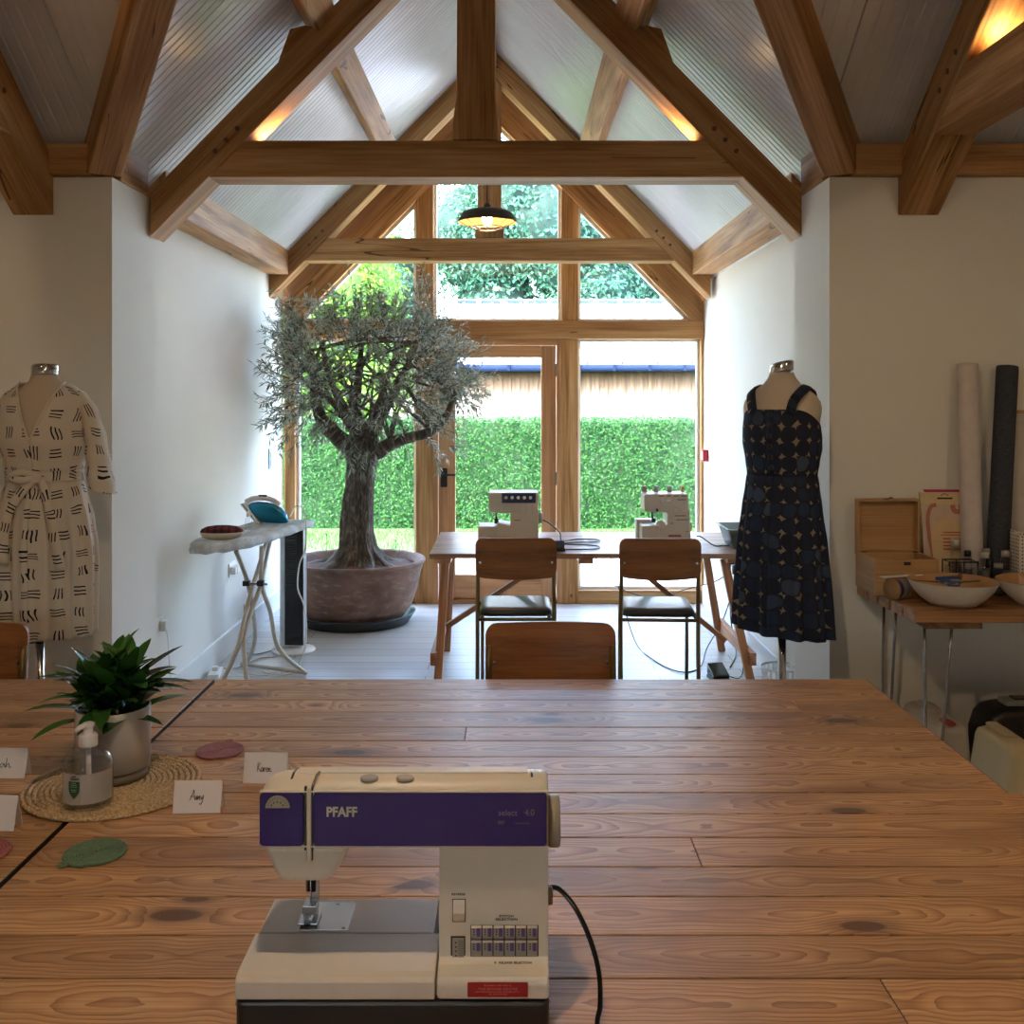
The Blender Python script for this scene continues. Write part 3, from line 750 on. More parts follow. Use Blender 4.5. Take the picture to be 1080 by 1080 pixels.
# printing
def ptext(nm, body, px, py, h, mat, y, align='LEFT', sx=1.0, bold=0.0):
    k = y / 1080
    return text_mesh(nm, body, h * k * 1.38, mat, sm, S((px - 540) * k, y, EYE - (py - 418) * k), align=align, sx=sx, bold=bold)
yp = 1.3958
ptext('brand_lettering', 'PFAFF', 344.0, 861, 10.2, M['print'], yp, sx=.9, bold=.0006)
ptext('model_lettering', 'select', 525.3, 860.2, 6.5, M['printdim'], yp, sx=.98)
ptext('model_lettering', '4.0', 553.2, 860.2, 7.0, M['printdim'], yp, sx=.9)
ptext('model_lettering', 'IDT', 525.3, 869, 3.2, M['printdim'], yp, sx=1.0, bold=.0001)
ptext('model_lettering', 'performance', 543.5, 869, 1.6, M['printdim'], yp, sx=1.3)
ptext('panel_print', 'REVERSE', 476.2, 944.2, 2.2, M['ink'], yf - .0006, sx=1.25, bold=.0001)
ptext('panel_print', 'STITCH', 534.2, 967.2, 2.3, M['ink'], yf - .0006, 'CENTER', 1.45, .0001)
ptext('panel_print', 'SELECTION', 534.2, 970.7, 2.3, M['ink'], yf - .0006, 'CENTER', 1.45, .0001)
ptext('panel_print', '0   RELEASE SELECTION', 541.0, 1016.4, 2.2, M['ink'], 1.4012, 'CENTER', 1.25, .0001)
M['red_label'] = plain('red_label', rgb(150,22,26), .4)
k = 1.3735 / 1080
st = MB().prism(xz([((x - 540) * k, EYE - (y - 418) * k) for x, y in rrect(493, 1036.3, 556.8, 1051.6, 1.2, 3)]), 'y', 1.3732 - 1.47, 1.3745 - 1.47).build('service_sticker', M['red_label'], sm)
M['stick_ink'] = plain('sticker_ink', rgb(206,120,112), .5)
for py, h, body, sx in ((1039.8, 1.8, 'Supplied or Serviced by', 1.25), (1044.0, 2.3, 'THE SEWING CENTRE', 1.35), (1046.6, 1.5, 'BATTERSEA PARK ROAD LONDON SW11', 1.25), (1049.0, 1.5, 'TEL  000 0000 0000', 1.2)):
    text_mesh('sticker_print', body, h * k * 1.35, M['stick_ink'], st, S((525 - 540) * k, 1.3730, EYE - (py - 418) * k), align='CENTER', sx=sx)
# power cord
cd = [P(578, 936, 1.50), P(590, 938, 1.50), P(607, 958, 1.49), P(622, 990, 1.47), P(631.5, 1025, 1.45), P(633, 1060, 1.43), P(630, 1090, 1.405)]
cd = [Vector((p.x, p.y, max(p.z, ZT + .0045))) for p in cd] + [Vector((.12, 1.30, ZT + .0045)), Vector((.14, 1.2, ZT + .0045)), Vector((.2, 1.05, ZT + .0045))]
MB().tube([p - Vector((-.16, 1.47, ZT)) for p in smooth_path(cd, 8)], .0036, 10).build('power_cord', M['black_gloss'], sm)

# ================================================================== SMALL THINGS ON THE TABLES
def fiber(name, c0, c1, scale):
    t = NT(name); co = t.n('ShaderNodeTexCoord').outputs['Object']
    f = t.noise(t.mapping(co, (1, 1, 1)), scale, 3, .6)
    t.set(t.ramp(f, [(.3, c0), (.7, c1)]), .85); t.bump(f, .6, .004); return t.m
M['jute'] = fiber('jute', rgb(150,118,80), rgb(222,196,152), 190)
def coil_disc(name, r, th, mat, parent, tab=None):
    """flat spiral of cord"""
    m = MB(); w = th; turns = r / w; pts = []
    n = int(turns * 40)
    for i in range(n + 1):
        a = 2 * PI * i / 40; rr = w * .35 + (r - w * .85) * i / n
        pts.append((rr * math.cos(a), rr * math.sin(a), th / 2))
    m.tube(pts, th / 2 * 1.06, 6)
    if tab is not None:
        c = Vector((math.cos(tab), math.sin(tab), 0)) * (r + .006); c.z = th / 2
        m.tube([c + Vector((math.cos(a) * .006, math.sin(a) * .006, 0)) for a in [2 * PI * k / 12 for k in range(12)]], .0035, 6, closed=True)
    return m.build(name, mat, parent)
pm = thing('placemat', 'round woven jute placemat under the pot plant and soap bottle', 'placemat', (-.885, 2.28, ZT + .0008))
# braided spiral
m = MB(); n = 1500; r = .198; pts = []
turn = 15
for s_ in (0, 1):
    pts = []
    for i in range(n + 1):
        a = 2 * PI * turn * i / n; rr = .008 + (r - .014) * i / n
        j = math.sin(i * 1.9 + s_ * PI)
        pts.append(((rr + .0022 * j) * math.cos(a), (rr + .0022 * j) * math.sin(a), .0055 + .0016 * math.cos(i * 1.9 + s_ * PI)))
    m.tube(pts, .0046, 5)
m.build('braid', M['jute'], pm)
MB().lathe([(.19, 0), (.19, .002)], (0, 0, 0), 48).build('backing', M['jute'], pm)
ZM = ZT + .0125
for nm, c, lab, x, y, tab in (('dusty pink', (150,100,104), 'dusty pink coiled coaster behind the name card next to the big sewing machine', -.713, 2.505, 1.5), ('sage green', (92,118,88), 'sage green coiled coaster with its loop toward the lens', -.790, 1.945, 4.05),
                     ('rose', (168,104,108), 'rose coiled coaster cut by the picture edge below the blank name card', -1.012, 1.945, 2.0), ('slate blue', (96,110,118), 'slate blue coiled coaster mostly hidden behind the white plant pot', -1.024, 2.535, 2.4)):
    c_ = rgb(*c); mt = plain(nm.replace(' ', '_') + '_cord', c_, .85, var=.18, scale=120, bump=.4)
    t = thing('coaster', lab, 'coaster', (x, y, ZT + .0008), 0, 'coiled cord coasters'); coil_disc('cord_coil', .0605, .0062, mt, t, tab)

# name cards
M['card'] = plain('card_white', rgb(222,216,214), .7, var=.01)
def name_card(lab, xc, yb, w, h, rz, strokes=None):
    t = thing('name_card', lab, 'card', (xc, yb, ZT + .0006), rz, 'folded name cards')
    dp = .032; sh = MB(); th = .0007
    sh.prism([(0, 0), (th, 0), (dp / 2 + .0002, h - .0007), (dp - th, 0), (dp, 0), (dp / 2 + .0003, h), (dp / 2 - .0003, h)], 'x', -w / 2, w / 2)
    sh.build('folded_card', M['card'], t)
    if strokes:
        g = MB(); ln = Vector((0, dp / 2, h))
        for st_ in strokes:
            pts = smooth_path([(x * w - w / 2, (z) * dp / 2 - .0006, z * h) for x, z in st_], 5)
            g.tube(pts, .00075, 5)
        g.build('handwriting', M['ink'], t)
    return t
def glyphs(word, x0, z0, u, v):
    """hand-drawn letters as pen strokes"""
    G = {'A': [[(0,0),(.25,.6),(.45,1.2),(.5,.6),(.62,0)],[(.1,.45),(.58,.42)]], 'm': [[(0,.5),(.05,0),(.15,.5),(.22,.05),(.35,.5),(.45,0)]], 'y': [[(0,.5),(.12,.1),(.3,.5)],[(.32,.6),(.25,0),(.05,-.5),(-.1,-.35)]],
         'K': [[(.05,1.2),(.02,.6),(0,0)],[(.4,1.1),(.05,.5),(.3,.3),(.42,0)]], 'a': [[(.3,.45),(.1,.5),(.0,.2),(.12,0),(.3,.4),(.33,0)]], 'r': [[(0,.5),(.03,0),(.05,.35),(.25,.5)]],
         'e': [[(.02,.25),(.25,.32),(.15,.5),(.0,.25),(.12,0),(.3,.1)]], 'n': [[(0,.45),(.02,0),(.12,.45),(.22,.35),(.25,0),(.45,.1)]], 'h': [[(.05,1.2),(.02,.5),(0,0),(.15,.5),(.25,.35),(.27,0),(.4,.1)]]}
    adv = {'A': .72, 'm': .52, 'y': .45, 'K': .5, 'a': .4, 'r': .3, 'e': .36, 'n': .5, 'h': .45}
    out = []; x = x0
    for ch in word:
        for st_ in G[ch]: out.append([(x + a * u, z0 + b * v) for a, b in st_])
        x += adv[ch] * u
    return out
name_card('folded white name card with a three-letter name in front of the woven placemat', -.658, 2.135, .099, .063, .03, glyphs('Amy', .34, .40, .185, .26))
name_card('folded white name card with a five-letter name behind the sewing machine head', -.556, 2.300, .098, .064, -.02, glyphs('Karen', .32, .38, .165, .26))
name_card('folded white name card ending in a handwritten h behind the placemat edge', -1.157, 2.33, .098, .064, -.03, glyphs('nah', .22, .36, .33, .26))
name_card('folded white name card with no visible writing beside the placemat, nearest the picture edge', -1.045, 2.05, .10, .066, -.10)

# pot plant
pt_ = thing('potted_plant', 'dark green leafy plant in a pale grey cylinder pot on the woven placemat', 'plant', (-.903, 2.318, ZM))
M['pot_grey'] = plain('glazed_pot', rgb(186,182,176), .25, var=.02, scale=8); M['pot_base'] = plain('bare_clay_base', rgb(128,116,102), .7, var=.05)
MB().lathe([(.076, 0), (.0765, .022)], n=48).build('pot_base', M['pot_base'], pt_)
MB().lathe([(.0765, .0221), (.081, .024), (.0815, .155), (.0805, .158), (.0785, .158), (.077, .155), (.077, .13)], n=48).build('pot', M['pot_grey'], pt_)
MB().lathe([(.0765, .128), (.04, .134), (.001, .137)], n=24).build('soil', plain('dark_soil', rgb(28,22,18), .95, var=.3, scale=80, bump=.6), pt_)
M['dracaena'] = leafmat('glossy_leaf', rgb(26,60,28), rgb(74,122,54), .20, .18)
rr = random.Random(11)
stems = [(-.03, .0, .17), (.03, .01, .185), (.0, -.02, .155), (-.01, .03, .19), (.05, -.01, .15), (-.055, .0, .14)]
sb = MB()
for sx_, sy_, sh_ in stems: sb.tube([(sx_ * .4, sy_ * .4, .13), (sx_ * .8, sy_ * .8, sh_), (sx_, sy_, sh_ + .05)], .005, 6)
sb.build('stem', plain('green_stem', rgb(48,62,32), .6), pt_)
lv = MB()
def strap(m, p, az, el, L, W, curl, rnd):
    p = Vector(p); hd = Vector((math.cos(az), math.sin(az), 0)); sd = Vector((-math.sin(az), math.cos(az), 0)); n = 7; vs = []; q = p.copy(); e = el
    for i in range(n + 1):
        t_ = i / n; w = W * (math.sin(PI * min(1, t_ * .82 + .16)) ** .8) if i < n else .0005
        up = hd * -math.sin(e) + Vector((0, 0, 1)) * math.cos(e)
        vs += [q + sd * w / 2 + up * w * .10, q, q - sd * w / 2 + up * w * .10]
        q = q + (hd * math.cos(e) + Vector((0, 0, 1)) * math.sin(e)) * (L / n); e -= curl / n
    fs = []
    for i in range(n): fs += [(3*i, 3*i+1, 3*i+4, 3*i+3), (3*i+1, 3*i+2, 3*i+5, 3*i+4)]
    m.add(vs, fs, None, rnd, 0, True)
for sx_, sy_, sh_ in stems:
    for k in range(17):
        f = k / 17; az = k * 2.4 + rr.uniform(-.3, .3) + sx_ * 40
        strap(lv, (sx_ * (.75 + .25 * f), sy_ * (.75 + .25 * f), sh_ - .02 + .065 * f), az, .30 + .95 * f + rr.uniform(-.15, .15), rr.uniform(.10, .15) * (1.12 - .4 * f), rr.uniform(.034, .044), rr.uniform(.4, .95) * (1.1 - .5 * f), rr.random())
for az, el, L, cl in ((-.05, .35, .17, .5), (.12, .2, .15, .5), (3.2, .55, .16, .8), (2.9, .35, .12, .3), (3.5, .7, .13, .8), (.5, .7, .16, .3)):
    strap(lv, (.02 * math.cos(az), .02 * math.sin(az), .19), az, el, L, .04, cl, rr.random())
lv.build('foliage', M['dracaena'], pt_)

# hand gel bottle
bt = thing('pump_bottle', 'clear pump bottle of hand gel with green shield label on the placemat', 'bottle', (-.893, 2.158, ZM), .34)
M['clear'] = thin_glass('clear_plastic', (.93, .94, .94, 1))
def bottle_glass():
    t = NT('clear_bottle'); t.t.nodes.remove(t.b)
    tr = t.n('ShaderNodeBsdfTransparent'); tr.inputs[0].default_value = (.95, .955, .96, 1)
    gl = t.n('ShaderNodeBsdfGlossy'); gl.inputs['Roughness'].default_value = .04
    lw = t.n('ShaderNodeLayerWeight'); lw.inputs[0].default_value = .5
    fc = t.math('MULTIPLY_ADD', t.math('POWER', lw.outputs['Facing'], 2.5), .75, .06)
    mx = t.n('ShaderNodeMixShader'); t.link(fc, mx.inputs[0]); t.link(tr.outputs[0], mx.inputs[1]); t.link(gl.outputs[0], mx.inputs[2]); t.link(mx.outputs[0], t.out.inputs[0]); return t.m
M['bottle'] = bottle_glass()
MB().lathe([(.001, .004), (.040, .004), (.046, .0), (.0495, .006), (.0502, .02), (.0502, .075), (.0495, .088), (.044, .102), (.033, .113), (.018, .119), (.0165, .126)], n=40).build('bottle_body', M['bottle'], bt)
def gel():
    t = NT('clear_gel'); t.t.nodes.remove(t.b)
    tr = t.n('ShaderNodeBsdfTransparent'); tr.inputs[0].default_value = (.93, .93, .93, 1); gl = t.n('ShaderNodeBsdfGlossy'); gl.inputs['Roughness'].default_value = .15
    mx = t.n('ShaderNodeMixShader'); mx.inputs[0].default_value = .07; t.link(tr.outputs[0], mx.inputs[1]); t.link(gl.outputs[0], mx.inputs[2]); t.link(mx.outputs[0], t.out.inputs[0]); return t.m
MB().lathe([(.001, .006), (.044, .006), (.0475, .012), (.0475, .083), (.045, .085), (.001, .085)], n=36).build('gel', gel(), bt)
def frost(name, c, a):
    t = NT(name); t.set(c, .35); t.b.inputs['Transmission Weight'].default_value = 0; t.b.inputs['Alpha'].default_value = a; return t.m
M['frost'] = frost('frosted_pump', rgb(226,224,226), .82)
MB().lathe([(.0185, .122), (.0190, .125), (.0190, .143), (.0165, .147), (.010, .148), (.009, .16), (.012, .162), (.0125, .168), (.010, .170)], n=28).tube([(0, 0, .165), (-.014, -.012, .1655), (-.024, -.02, .160)], [.007, .006, .0045], 8).build('pump', M['frost'], bt)
MB().tube([(0, 0, .122), (.001, 0, .06), (.003, 0, .008)], .0055, 10).build('dip_tube', M['frost'], bt)
# wrapped labels on the bottle
def wrap(a0, a1, z0, z1, r=.0506, n=12):
    vs = []; 
    for i in range(n + 1):
        a = a0 + (a1 - a0) * i / n
        vs += [(math.sin(a) * r, -math.cos(a) * r, z0), (math.sin(a) * r, -math.cos(a) * r, z1)]
    return vs, [(2*i, 2*i+2, 2*i+3, 2*i+1) for i in range(n)]
M['labelfilm'] = frost('label_film', rgb(226,218,210), .42)
m = MB(); v_, f_ = wrap(-1.25, 1.2, .016, .078); m.add(v_, f_); lbl = m.build('label', M['labelfilm'], bt)
M['shield'] = plain('green_shield', rgb(20,72,44), .4)
m = MB(); vs = []; fs = []
for i in range(11):
    t_ = i / 10; z = .064 - .036 * t_; hw = .0125 * (1 if t_ < .45 else max(.02, 1 - ((t_ - .45) / .55) ** 1.8))
    for q in range(7):
        a = -.52 + (-1 + q / 3) * hw / .0512; vs.append((math.sin(a) * .0512, -math.cos(a) * .0512, z))
    if i: fs += [(7*i-7+q, 7*i-6+q, 7*i+1+q, 7*i+q) for q in range(6)]
m.add(vs, fs).build('shield_badge', M['shield'], lbl)
m = MB()
for z, a0, a1 in ((.0735, -.62, -.42), (.0700, -.68, -.30), (.0672, -.68, -.30)):
    v_, f_ = wrap(a0, a1, z, z + .0016, .0511, 5); m.add(v_, f_)
m.build('label_print', M['ink'], lbl)
m = MB()
for k in range(6):
    v_, f_ = wrap(.22, .95, .068 - .0035 * k, .0688 - .0035 * k, .0511, 8); m.add(v_, f_)
for k in range(4):
    v_, f_ = wrap(.22, .58, .042 - .0035 * k, .0428 - .0035 * k, .0511, 6); m.add(v_, f_)
v_, f_ = wrap(.72, .95, .045, .051, .0511, 5); m.add(v_, f_); v_, f_ = wrap(.78, .92, .030, .034, .0511, 5); m.add(v_, f_)
m.build('label_print', M['grey_plastic'], lbl)
m = MB()
for z, hw in ((.0605, .10), (.0565, .14), (.0525, .14), (.0465, .12), (.043, .10)):
    v_, f_ = wrap(-.52 - hw, -.52 + hw, z, z + .0014, .0516, 5); m.add(v_, f_)
m.build('badge_print', plain('pale_green', rgb(120,160,120), .5), lbl)

# ================================================================== CHAIRS
M['chair_metal'] = plain('brassy_tube', rgb(128,104,66), .35, .75, .05)
M['vinyl'] = plain('black_vinyl', rgb(34,35,37), .32, var=.05, scale=20)
def make_chair(lab, loc, rz, padded=True):
    t = thing('school_chair', lab, 'chair', loc, rz, 'ply-backed stacking chairs')
    m = MB(); n = 16; fr = []; bk = []
    H0, H1, W = .655, .872, .215; rows = []; VS = [0, .012, .035, .07, .12, .19, .35, .5, .65, .81, .88, .93, .965, .988, 1]; NR = len(VS)
    for j in range(NR):
        v = VS[j]; z = H0 + (H1 - H0) * v; row = []
        ins = 0
        e = min(v, 1 - v) * (H1 - H0); rc = .042
        if e < rc: ins = rc - math.sqrt(max(0, rc * rc - (rc - e) ** 2))
        for i in range(n + 1):
            u = -1 + 2 * i / n; x = u * (W - ins); zz = z - (.008 * (1 - u * u) if v < .5 else -.0) * (1 - v)
            row.append((x, zz, -.012 + .018 * (u * u) * 1.0 - .03 * (v - .5) * 0))
        rows.append(row)
    vs = []; fs = []
    for dy in (-.006, .006):
        for row in rows: vs += [Vector((x, y * 1 + dy - .045 * ((z - .46) / .4), z)) for x, z, y in row]
    N = NR * (n + 1)
    for j in range(NR - 1):
        for i in range(n):
            a = j * (n + 1) + i; q = (a, a + 1, a + n + 2, a + n + 1); fs += [q, tuple(x + N for x in q[::-1])]
    per = [i for i in range(n + 1)] + [j * (n + 1) + n for j in range(1, NR)] + [(NR - 1) * (n + 1) + i for i in range(n - 1, -1, -1)] + [j * (n + 1) for j in range(NR - 2, 0, -1)]
    for i in range(len(per)):
        a, b = per[i], per[(i + 1) % len(per)]; fs.append((b, a, a + N, b + N))
    wc = [(v.x, v.z, v.y) for v in vs]
    m.add(vs, fs, wc, R.random(), 0, False); bo = m.build('backrest', M['ply'], t)
    for s in (-1, 1):
        for yy in (-.030, .012):
            bo2 = MB().lathe([(.0075, -.003), (.0075, .001), (.004, .003)] if yy > 0 else [(.004, -.004), (.0075, -.002), (.0075, .002)], (s * .188, yy - .045 * .82, .745), 12, axis='y').build('bolt', M['steel'], bo)
    for s in (-1, 1):
        MB().tube(smooth_path([(s * .205, .0 - .02, 0), (s * .205, .012, .25), (s * .205, .012, .44), (s * .203, -.004, .62), (s * .203, -.026, .80)], 4), .0115, 10).build('back_leg', M['chair_metal'], t)
        MB().tube([(s * .19, .40, 0), (s * .19, .385, .425)], .0105, 10).build('front_leg', M['chair_metal'], t)
    fr = MB()
    for s in (-1, 1): fr.tube([(s * .205, .012, .428), (s * .19, .385, .428)], .010, 8)
    fr.tube([(-.205, .012, .428), (.205, .012, .428)], .010, 8); fr.tube([(-.19, .385, .428), (.19, .385, .428)], .010, 8)
    fr.build('seat_frame', M['chair_metal'], t)
    if padded:
        rings = []
        for z, ins in ((.440, .012), (.442, .004), (.452, 0), (.470, .003), (.480, .014), (.483, .05)):
            pl_ = rrect(-.195 + ins, .02 + ins, .195 - ins, .415 - ins, .05, 6)
            rings.append([Vector((x, y, z)) for x, y in pl_])
        MB().loft(rings, cap0=True, cap1=True).build('seat', M['vinyl'], t)
    else:
        MB().prism(rrect(-.195, .02, .195, .42, .06), 'z', .440, .453, wcdir=(1, 0, 0)).build('seat', M['ply'], t, bevel=.004)
    return t
ch = make_chair('ply-backed chair with black padded seat in front of the blue-topped overlocker', (.021, 5.46, 0), 0)
ch2 = dup(ch, (.784, 5.44, 0), -.05, 'ply-backed chair with black padded seat in front of the overlocker with thread posts')
c3 = make_chair('ply-backed chair pushed against the far edge of the plank tables, only its backrest showing', (.127, 3.345, 0), PI, False)
dup(c3, (-1.805, 3.335, 0), PI, 'ply-backed chair below the hem of the white patterned dress')
# ================================================================== SERGER TABLE BY THE GLASS
tt = thing('trestle_table', 'long trestle table with pale plank top by the gable glass, carrying two overlockers', 'table', (.46, 6.11, 0))
TX, TY = .46, 6.11
m = MB(); ys = [5.66, 5.84, 6.02, 6.20, 6.38, 6.565]
for i in range(5): m.box((-.458 - TX, ys[i] + .001 - TY, .722), (1.385 - TX, ys[i + 1] - .001 - TY, .75))
m.build('tabletop', M['trestle'], tt, bevel=.003)
MB().box((-.42 - TX, 5.70 - TY, .69), (-.34 - TX, 6.52 - TY, .7215), wcmap=swy).build('batten', M['pine'], tt)
MB().box((1.20 - TX, 5.70 - TY, .69), (1.28 - TX, 6.52 - TY, .7215), wcmap=swy).build('batten', M['pine'], tt)
MB().box((.37 - TX, 5.68 - TY, .69), (.45 - TX, 6.52 - TY, .7215), wcmap=swy).build('batten', M['pine'], tt)
# trestles: A legs that splay outward a little, bottom rail, diagonal stay
for xt, xb, s in ((-.375, -.415, -1), (1.20, 1.335, 1)):
    for y0, y1 in ((5.80, 5.70), (6.40, 6.52)):
        MB().beam((xt - TX, y0 - TY, .70), (xb - TX, y1 - TY, .0), .038, .045, (1, 0, 0)).build('leg', M['pine'], tt, bevel=.003)
    xr = xt + (xb - xt) * .78
    MB().box((xr - .018 + s * .028 - TX, 5.66 - TY, .13), (xr + .018 + s * .028 - TX, 6.56 - TY, .20), wcmap=swy).build('rail', M['pine'], tt, bevel=.003)
    xq = xt + (xb - xt) * .6
    MB().beam((xq - TX + .01 * -s, 6.1 - TY, .165 if s > 0 else .25), ((.30 if s < 0 else .62) - TX, 6.1 - TY, .70), .03, .042, (0, 1, 0)).build('stay', M['pine'], tt, bevel=.003)

def overlocker(lab, x, y, kind):
    t = thing('overlocker', lab, 'overlocker', (x, y, .75), 0, 'overlockers on the trestle table')
    k = 5.95 / 1080
    def pt(px, py): return ((px - 536) * k if kind == 0 else (px - 704) * k, (576.3 - py) * k)
    if kind == 0:
        q = lambda X, Y: pt(495 + X / 9.39, 510 + Y / 9.39)
        body = [q(*a) for a in ((280, 545), (280, 385), (405, 405), (405, 290), (195, 278), (195, 95), (205, 86), (672, 86), (680, 95), (684, 620), (280, 620))]
        MB().prism(body, 'y', -.08, .10).build('body', M['cream_plastic'], t, bevel=.006)
        MB().prism([q(90, 412), (q(281, 412)), q(281, 620), q(90, 620)], 'y', -.11, .08).build('free_arm_cover', M['cream_plastic'], t, bevel=.005)
        MB().prism([q(272, 388), q(300, 380), q(350, 390), q(400, 408), q(400, 520), q(272, 520)], 'y', -.095, -.02).build('looper_cover', M['cream_plastic'], t, bevel=.004)
        pn = MB().prism([q(322, 90), q(655, 90), q(655, 187), q(322, 187)], 'y', -.084, -.075).build('thread_panel', plain('navy_panel', rgb(22,40,84), .35), t, bevel=.001)
        for i in range(5):
            c = q(364 + 60 * i, 134); MB().lathe([(.0095, 0), (.0085, -.014), (.006, -.015)], (c[0], -.084, c[1]), 16, axis='y').build('tension_dial', M['white_plastic'], t)
        g = MB()
        for r in range(4):
            a, b = q(330, 205 + 22 * r), q(498, 203 + 22 * r); g.box((a[0], -.0808, min(a[1], b[1]) - .0004), (b[0], -.0795, max(a[1], b[1])))
        for X in (505, 560, 618): a, b = q(X, 195), q(X + 3, 290); g.box((a[0], -.0808, b[1]), (b[0], -.0795, a[1]))
        a, b = q(445, 350), q(505, 362); g.box((a[0], -.0808, b[1]), (b[0], -.0795, a[1]))
        g.build('panel_marks', M['grey_plastic'], t)
        c = q(268, 0)[0]
        MB().tube([(c, -.03, q(0, 278)[1]), (c, -.03, q(0, 345)[1])], .006, 8).build('needle_bar', M['steel'], t)
        MB().box((c - .012, -.045, q(0, 400)[1]), (c + .012, -.015, q(0, 345)[1])).build('presser_foot', M['dark_steel'], t, bevel=.002)
        MB().tube([(q(557, 0)[0], .09, q(0, 90)[1]), (q(557, 0)[0], .09, q(0, -30)[1])], .0025, 6).build('thread_mast', M['steel'], t)
        MB().lathe([(.03, 0), (.033, .004), (.033, .02), (.02, .024)], (q(684, 0)[0], .0, q(0, 345)[1]), 24, axis='x').build('hand_wheel', M['grey_plastic'], t)
    else:
        q = lambda X, Y: pt(665 + X / 9, 505 + Y / 9)
        body = [q(*a) for a in ((262, 620), (262, 430), (330, 425), (341, 410), (341, 330), (330, 315), (135, 308), (120, 298), (122, 150), (132, 140), (528, 140), (538, 220), (565, 620))]
        MB().prism(body, 'y', -.08, .10).build('body', M['cream_plastic'], t, bevel=.007)
        MB().prism([q(92, 436), q(262, 428), q(262, 620), q(92, 620)], 'y', -.11, .02).build('free_arm_cover', M['cream_plastic'], t, bevel=.005)
        MB().prism([q(64, 400), q(232, 400), q(232, 620), q(64, 620)], 'y', .022, .10).build('side_bed', M['white_plastic'], t, bevel=.004)
        MB().lathe([(.026, 0), (.026, -.03)], (q(275, 0)[0], -.06, q(0, 430)[1]), 24, axis='y').build('looper_cover', M['cream_plastic'], t, bevel=.003)
        for i, X in enumerate((150, 262, 390)):
            c = q(X, 140); MB().lathe([(.015, 0), (.015, .034), (.012, .036)], (c[0], .05, c[1]), 16).build('thread_post', M['grey_plastic'], t)
        c = q(515, 140); MB().lathe([(.009, -.01), (.008, .036)], (c[0], .05, c[1]), 12).build('thread_post', plain('orange_post', rgb(206,150,70), .4), t)
        for X, Y in ((284, 205), (358, 205), (430, 287), (503, 285)):
            c = q(X, Y); MB().lathe([(.0155, 0), (.0145, -.006), (.009, -.007), (.009, -.012), (.008, -.013)], (c[0], -.08, c[1]), 20, axis='y').build('tension_dial', M['cream_plastic'], t)
        g = MB()
        for X0, X1, Y in ((258, 302, 158), (330, 370, 158), (395, 445, 158), (470, 520, 158), (430, 512, 193), (405, 512, 344), (420, 532, 381), (368, 392, 416), (512, 532, 490)):
            a, b = q(X0, Y - 3), q(X1, Y + 4); g.box((a[0], -.0808, b[1]), (b[0], -.0795, a[1]))
        g.build('panel_marks', M['dark_steel'], t)
        a, b = q(345, 525), q(466, 542); MB().box((a[0], -.0815, b[1]), (b[0], -.079, a[1])).build('red_label', M['red_label'], t)
        a, b = q(230, 278), q(252, 305); MB().box((a[0], -.083, b[1]), (b[0], -.078, a[1])).build('lever', M['black'], t)
        c = q(208, 0)[0]
        MB().tube([(c - .003, -.03, q(0, 312)[1]), (c, -.03, q(0, 375)[1])], .007, 8).build('needle_bar', M['dark_steel'], t)
        MB().box((c - .006, -.045, q(0, 412)[1]), (c + .016, -.015, q(0, 372)[1])).build('presser_foot', M['dark_steel'], t, bevel=.002)
        MB().lathe([(.014, 0), (.014, .02)], (q(541, 0)[0] - .004, .0, q(0, 310)[1]), 20, axis='x').build('hand_wheel', M['cream_plastic'], t, bevel=.003)
        MB().box((q(560, 0)[0] - .005, -.04, q(0, 500)[1]), (q(583, 0)[0], .06, q(0, 415)[1])).build('motor_cover', M['cream_plastic'], t, bevel=.004)
        a, b = q(275, 470), q(278, 460); MB().lathe([(.004, -.002), (.004, .001)], (q(268, 0)[0], -.112, q(0, 468)[1]), 8, axis='y').lathe([(.004, -.002), (.004, .001)], (q(205, 0)[0], -.112, q(0, 472)[1]), 8, axis='y').build('screw', M['steel'], t)
    return t
overlocker('cream overlocker with navy thread panel and row of five dials on the trestle table', (536 - 540) * 5.95 / 1080, 5.98, 0)
overlocker('cream overlocker with four thread posts and a red label on the trestle table', (704 - 540) * 5.95 / 1080, 5.98, 1)

def cable(lab, pts, r, mat, name='cable', n=6, group=None):
    o = MB().tube(smooth_path(pts, n), r, 6).build(name, mat); return tag(o, lab, 'cable', group)
k = 1
z = .7555
cable('black cables looping from the blue-topped overlocker across the trestle table', [P(571, 548, 5.99), P(578, 551, 5.97), P(590, 561, 5.96), (.30, 6.12, z), (.40, 6.2, z), (.52, 6.18, z), (.50, 6.08, z), (.36, 6.06, z), (.30, 6.0, z), (.42, 5.96, z), (.50, 5.90, z), (.47, 5.8, z), (.30, 5.78, z)], .004, M['black'])
fpd = thing('foot_pedal', 'small blue-grey foot pedal lying on the trestle table beside the chair back', 'pedal', (.245, 5.80, .7502))
MB().prism(rrect(-.055, -.06, .055, .06, .012), 'z', 0, .018).build('base', M['black'], fpd, bevel=.003)
MB().prism([(-.058, .0185), (.058, .0185), (.058, .045), (-.058, .062)], 'x', -.05, .05).build('treadle', plain('blue_grey_pedal', rgb(92,110,142), .4), fpd, bevel=.006)
cable('black cable running from the overlocker with thread posts to the grey tub', [P(735, 565.5, 5.96), P(740, 566.5, 5.94), (1.17, 5.94, z), (1.22, 5.93, z), (1.262, 5.93, z)], .0035, M['black'])
cable('black cable hanging in a swag under the serger table past the right-hand chair', [(1.49, 6.75, .42), (1.46, 6.7, .40), (1.36, 6.6, .18), (1.22, 6.4, .05), (1.12, 6.1, .0065), (.98, 6.0, .0065), (.86, 6.3, .0065), (.80, 6.7, .03), (.72, 7.0, .35), (.60, 6.58, .72)], .004, M['black'])
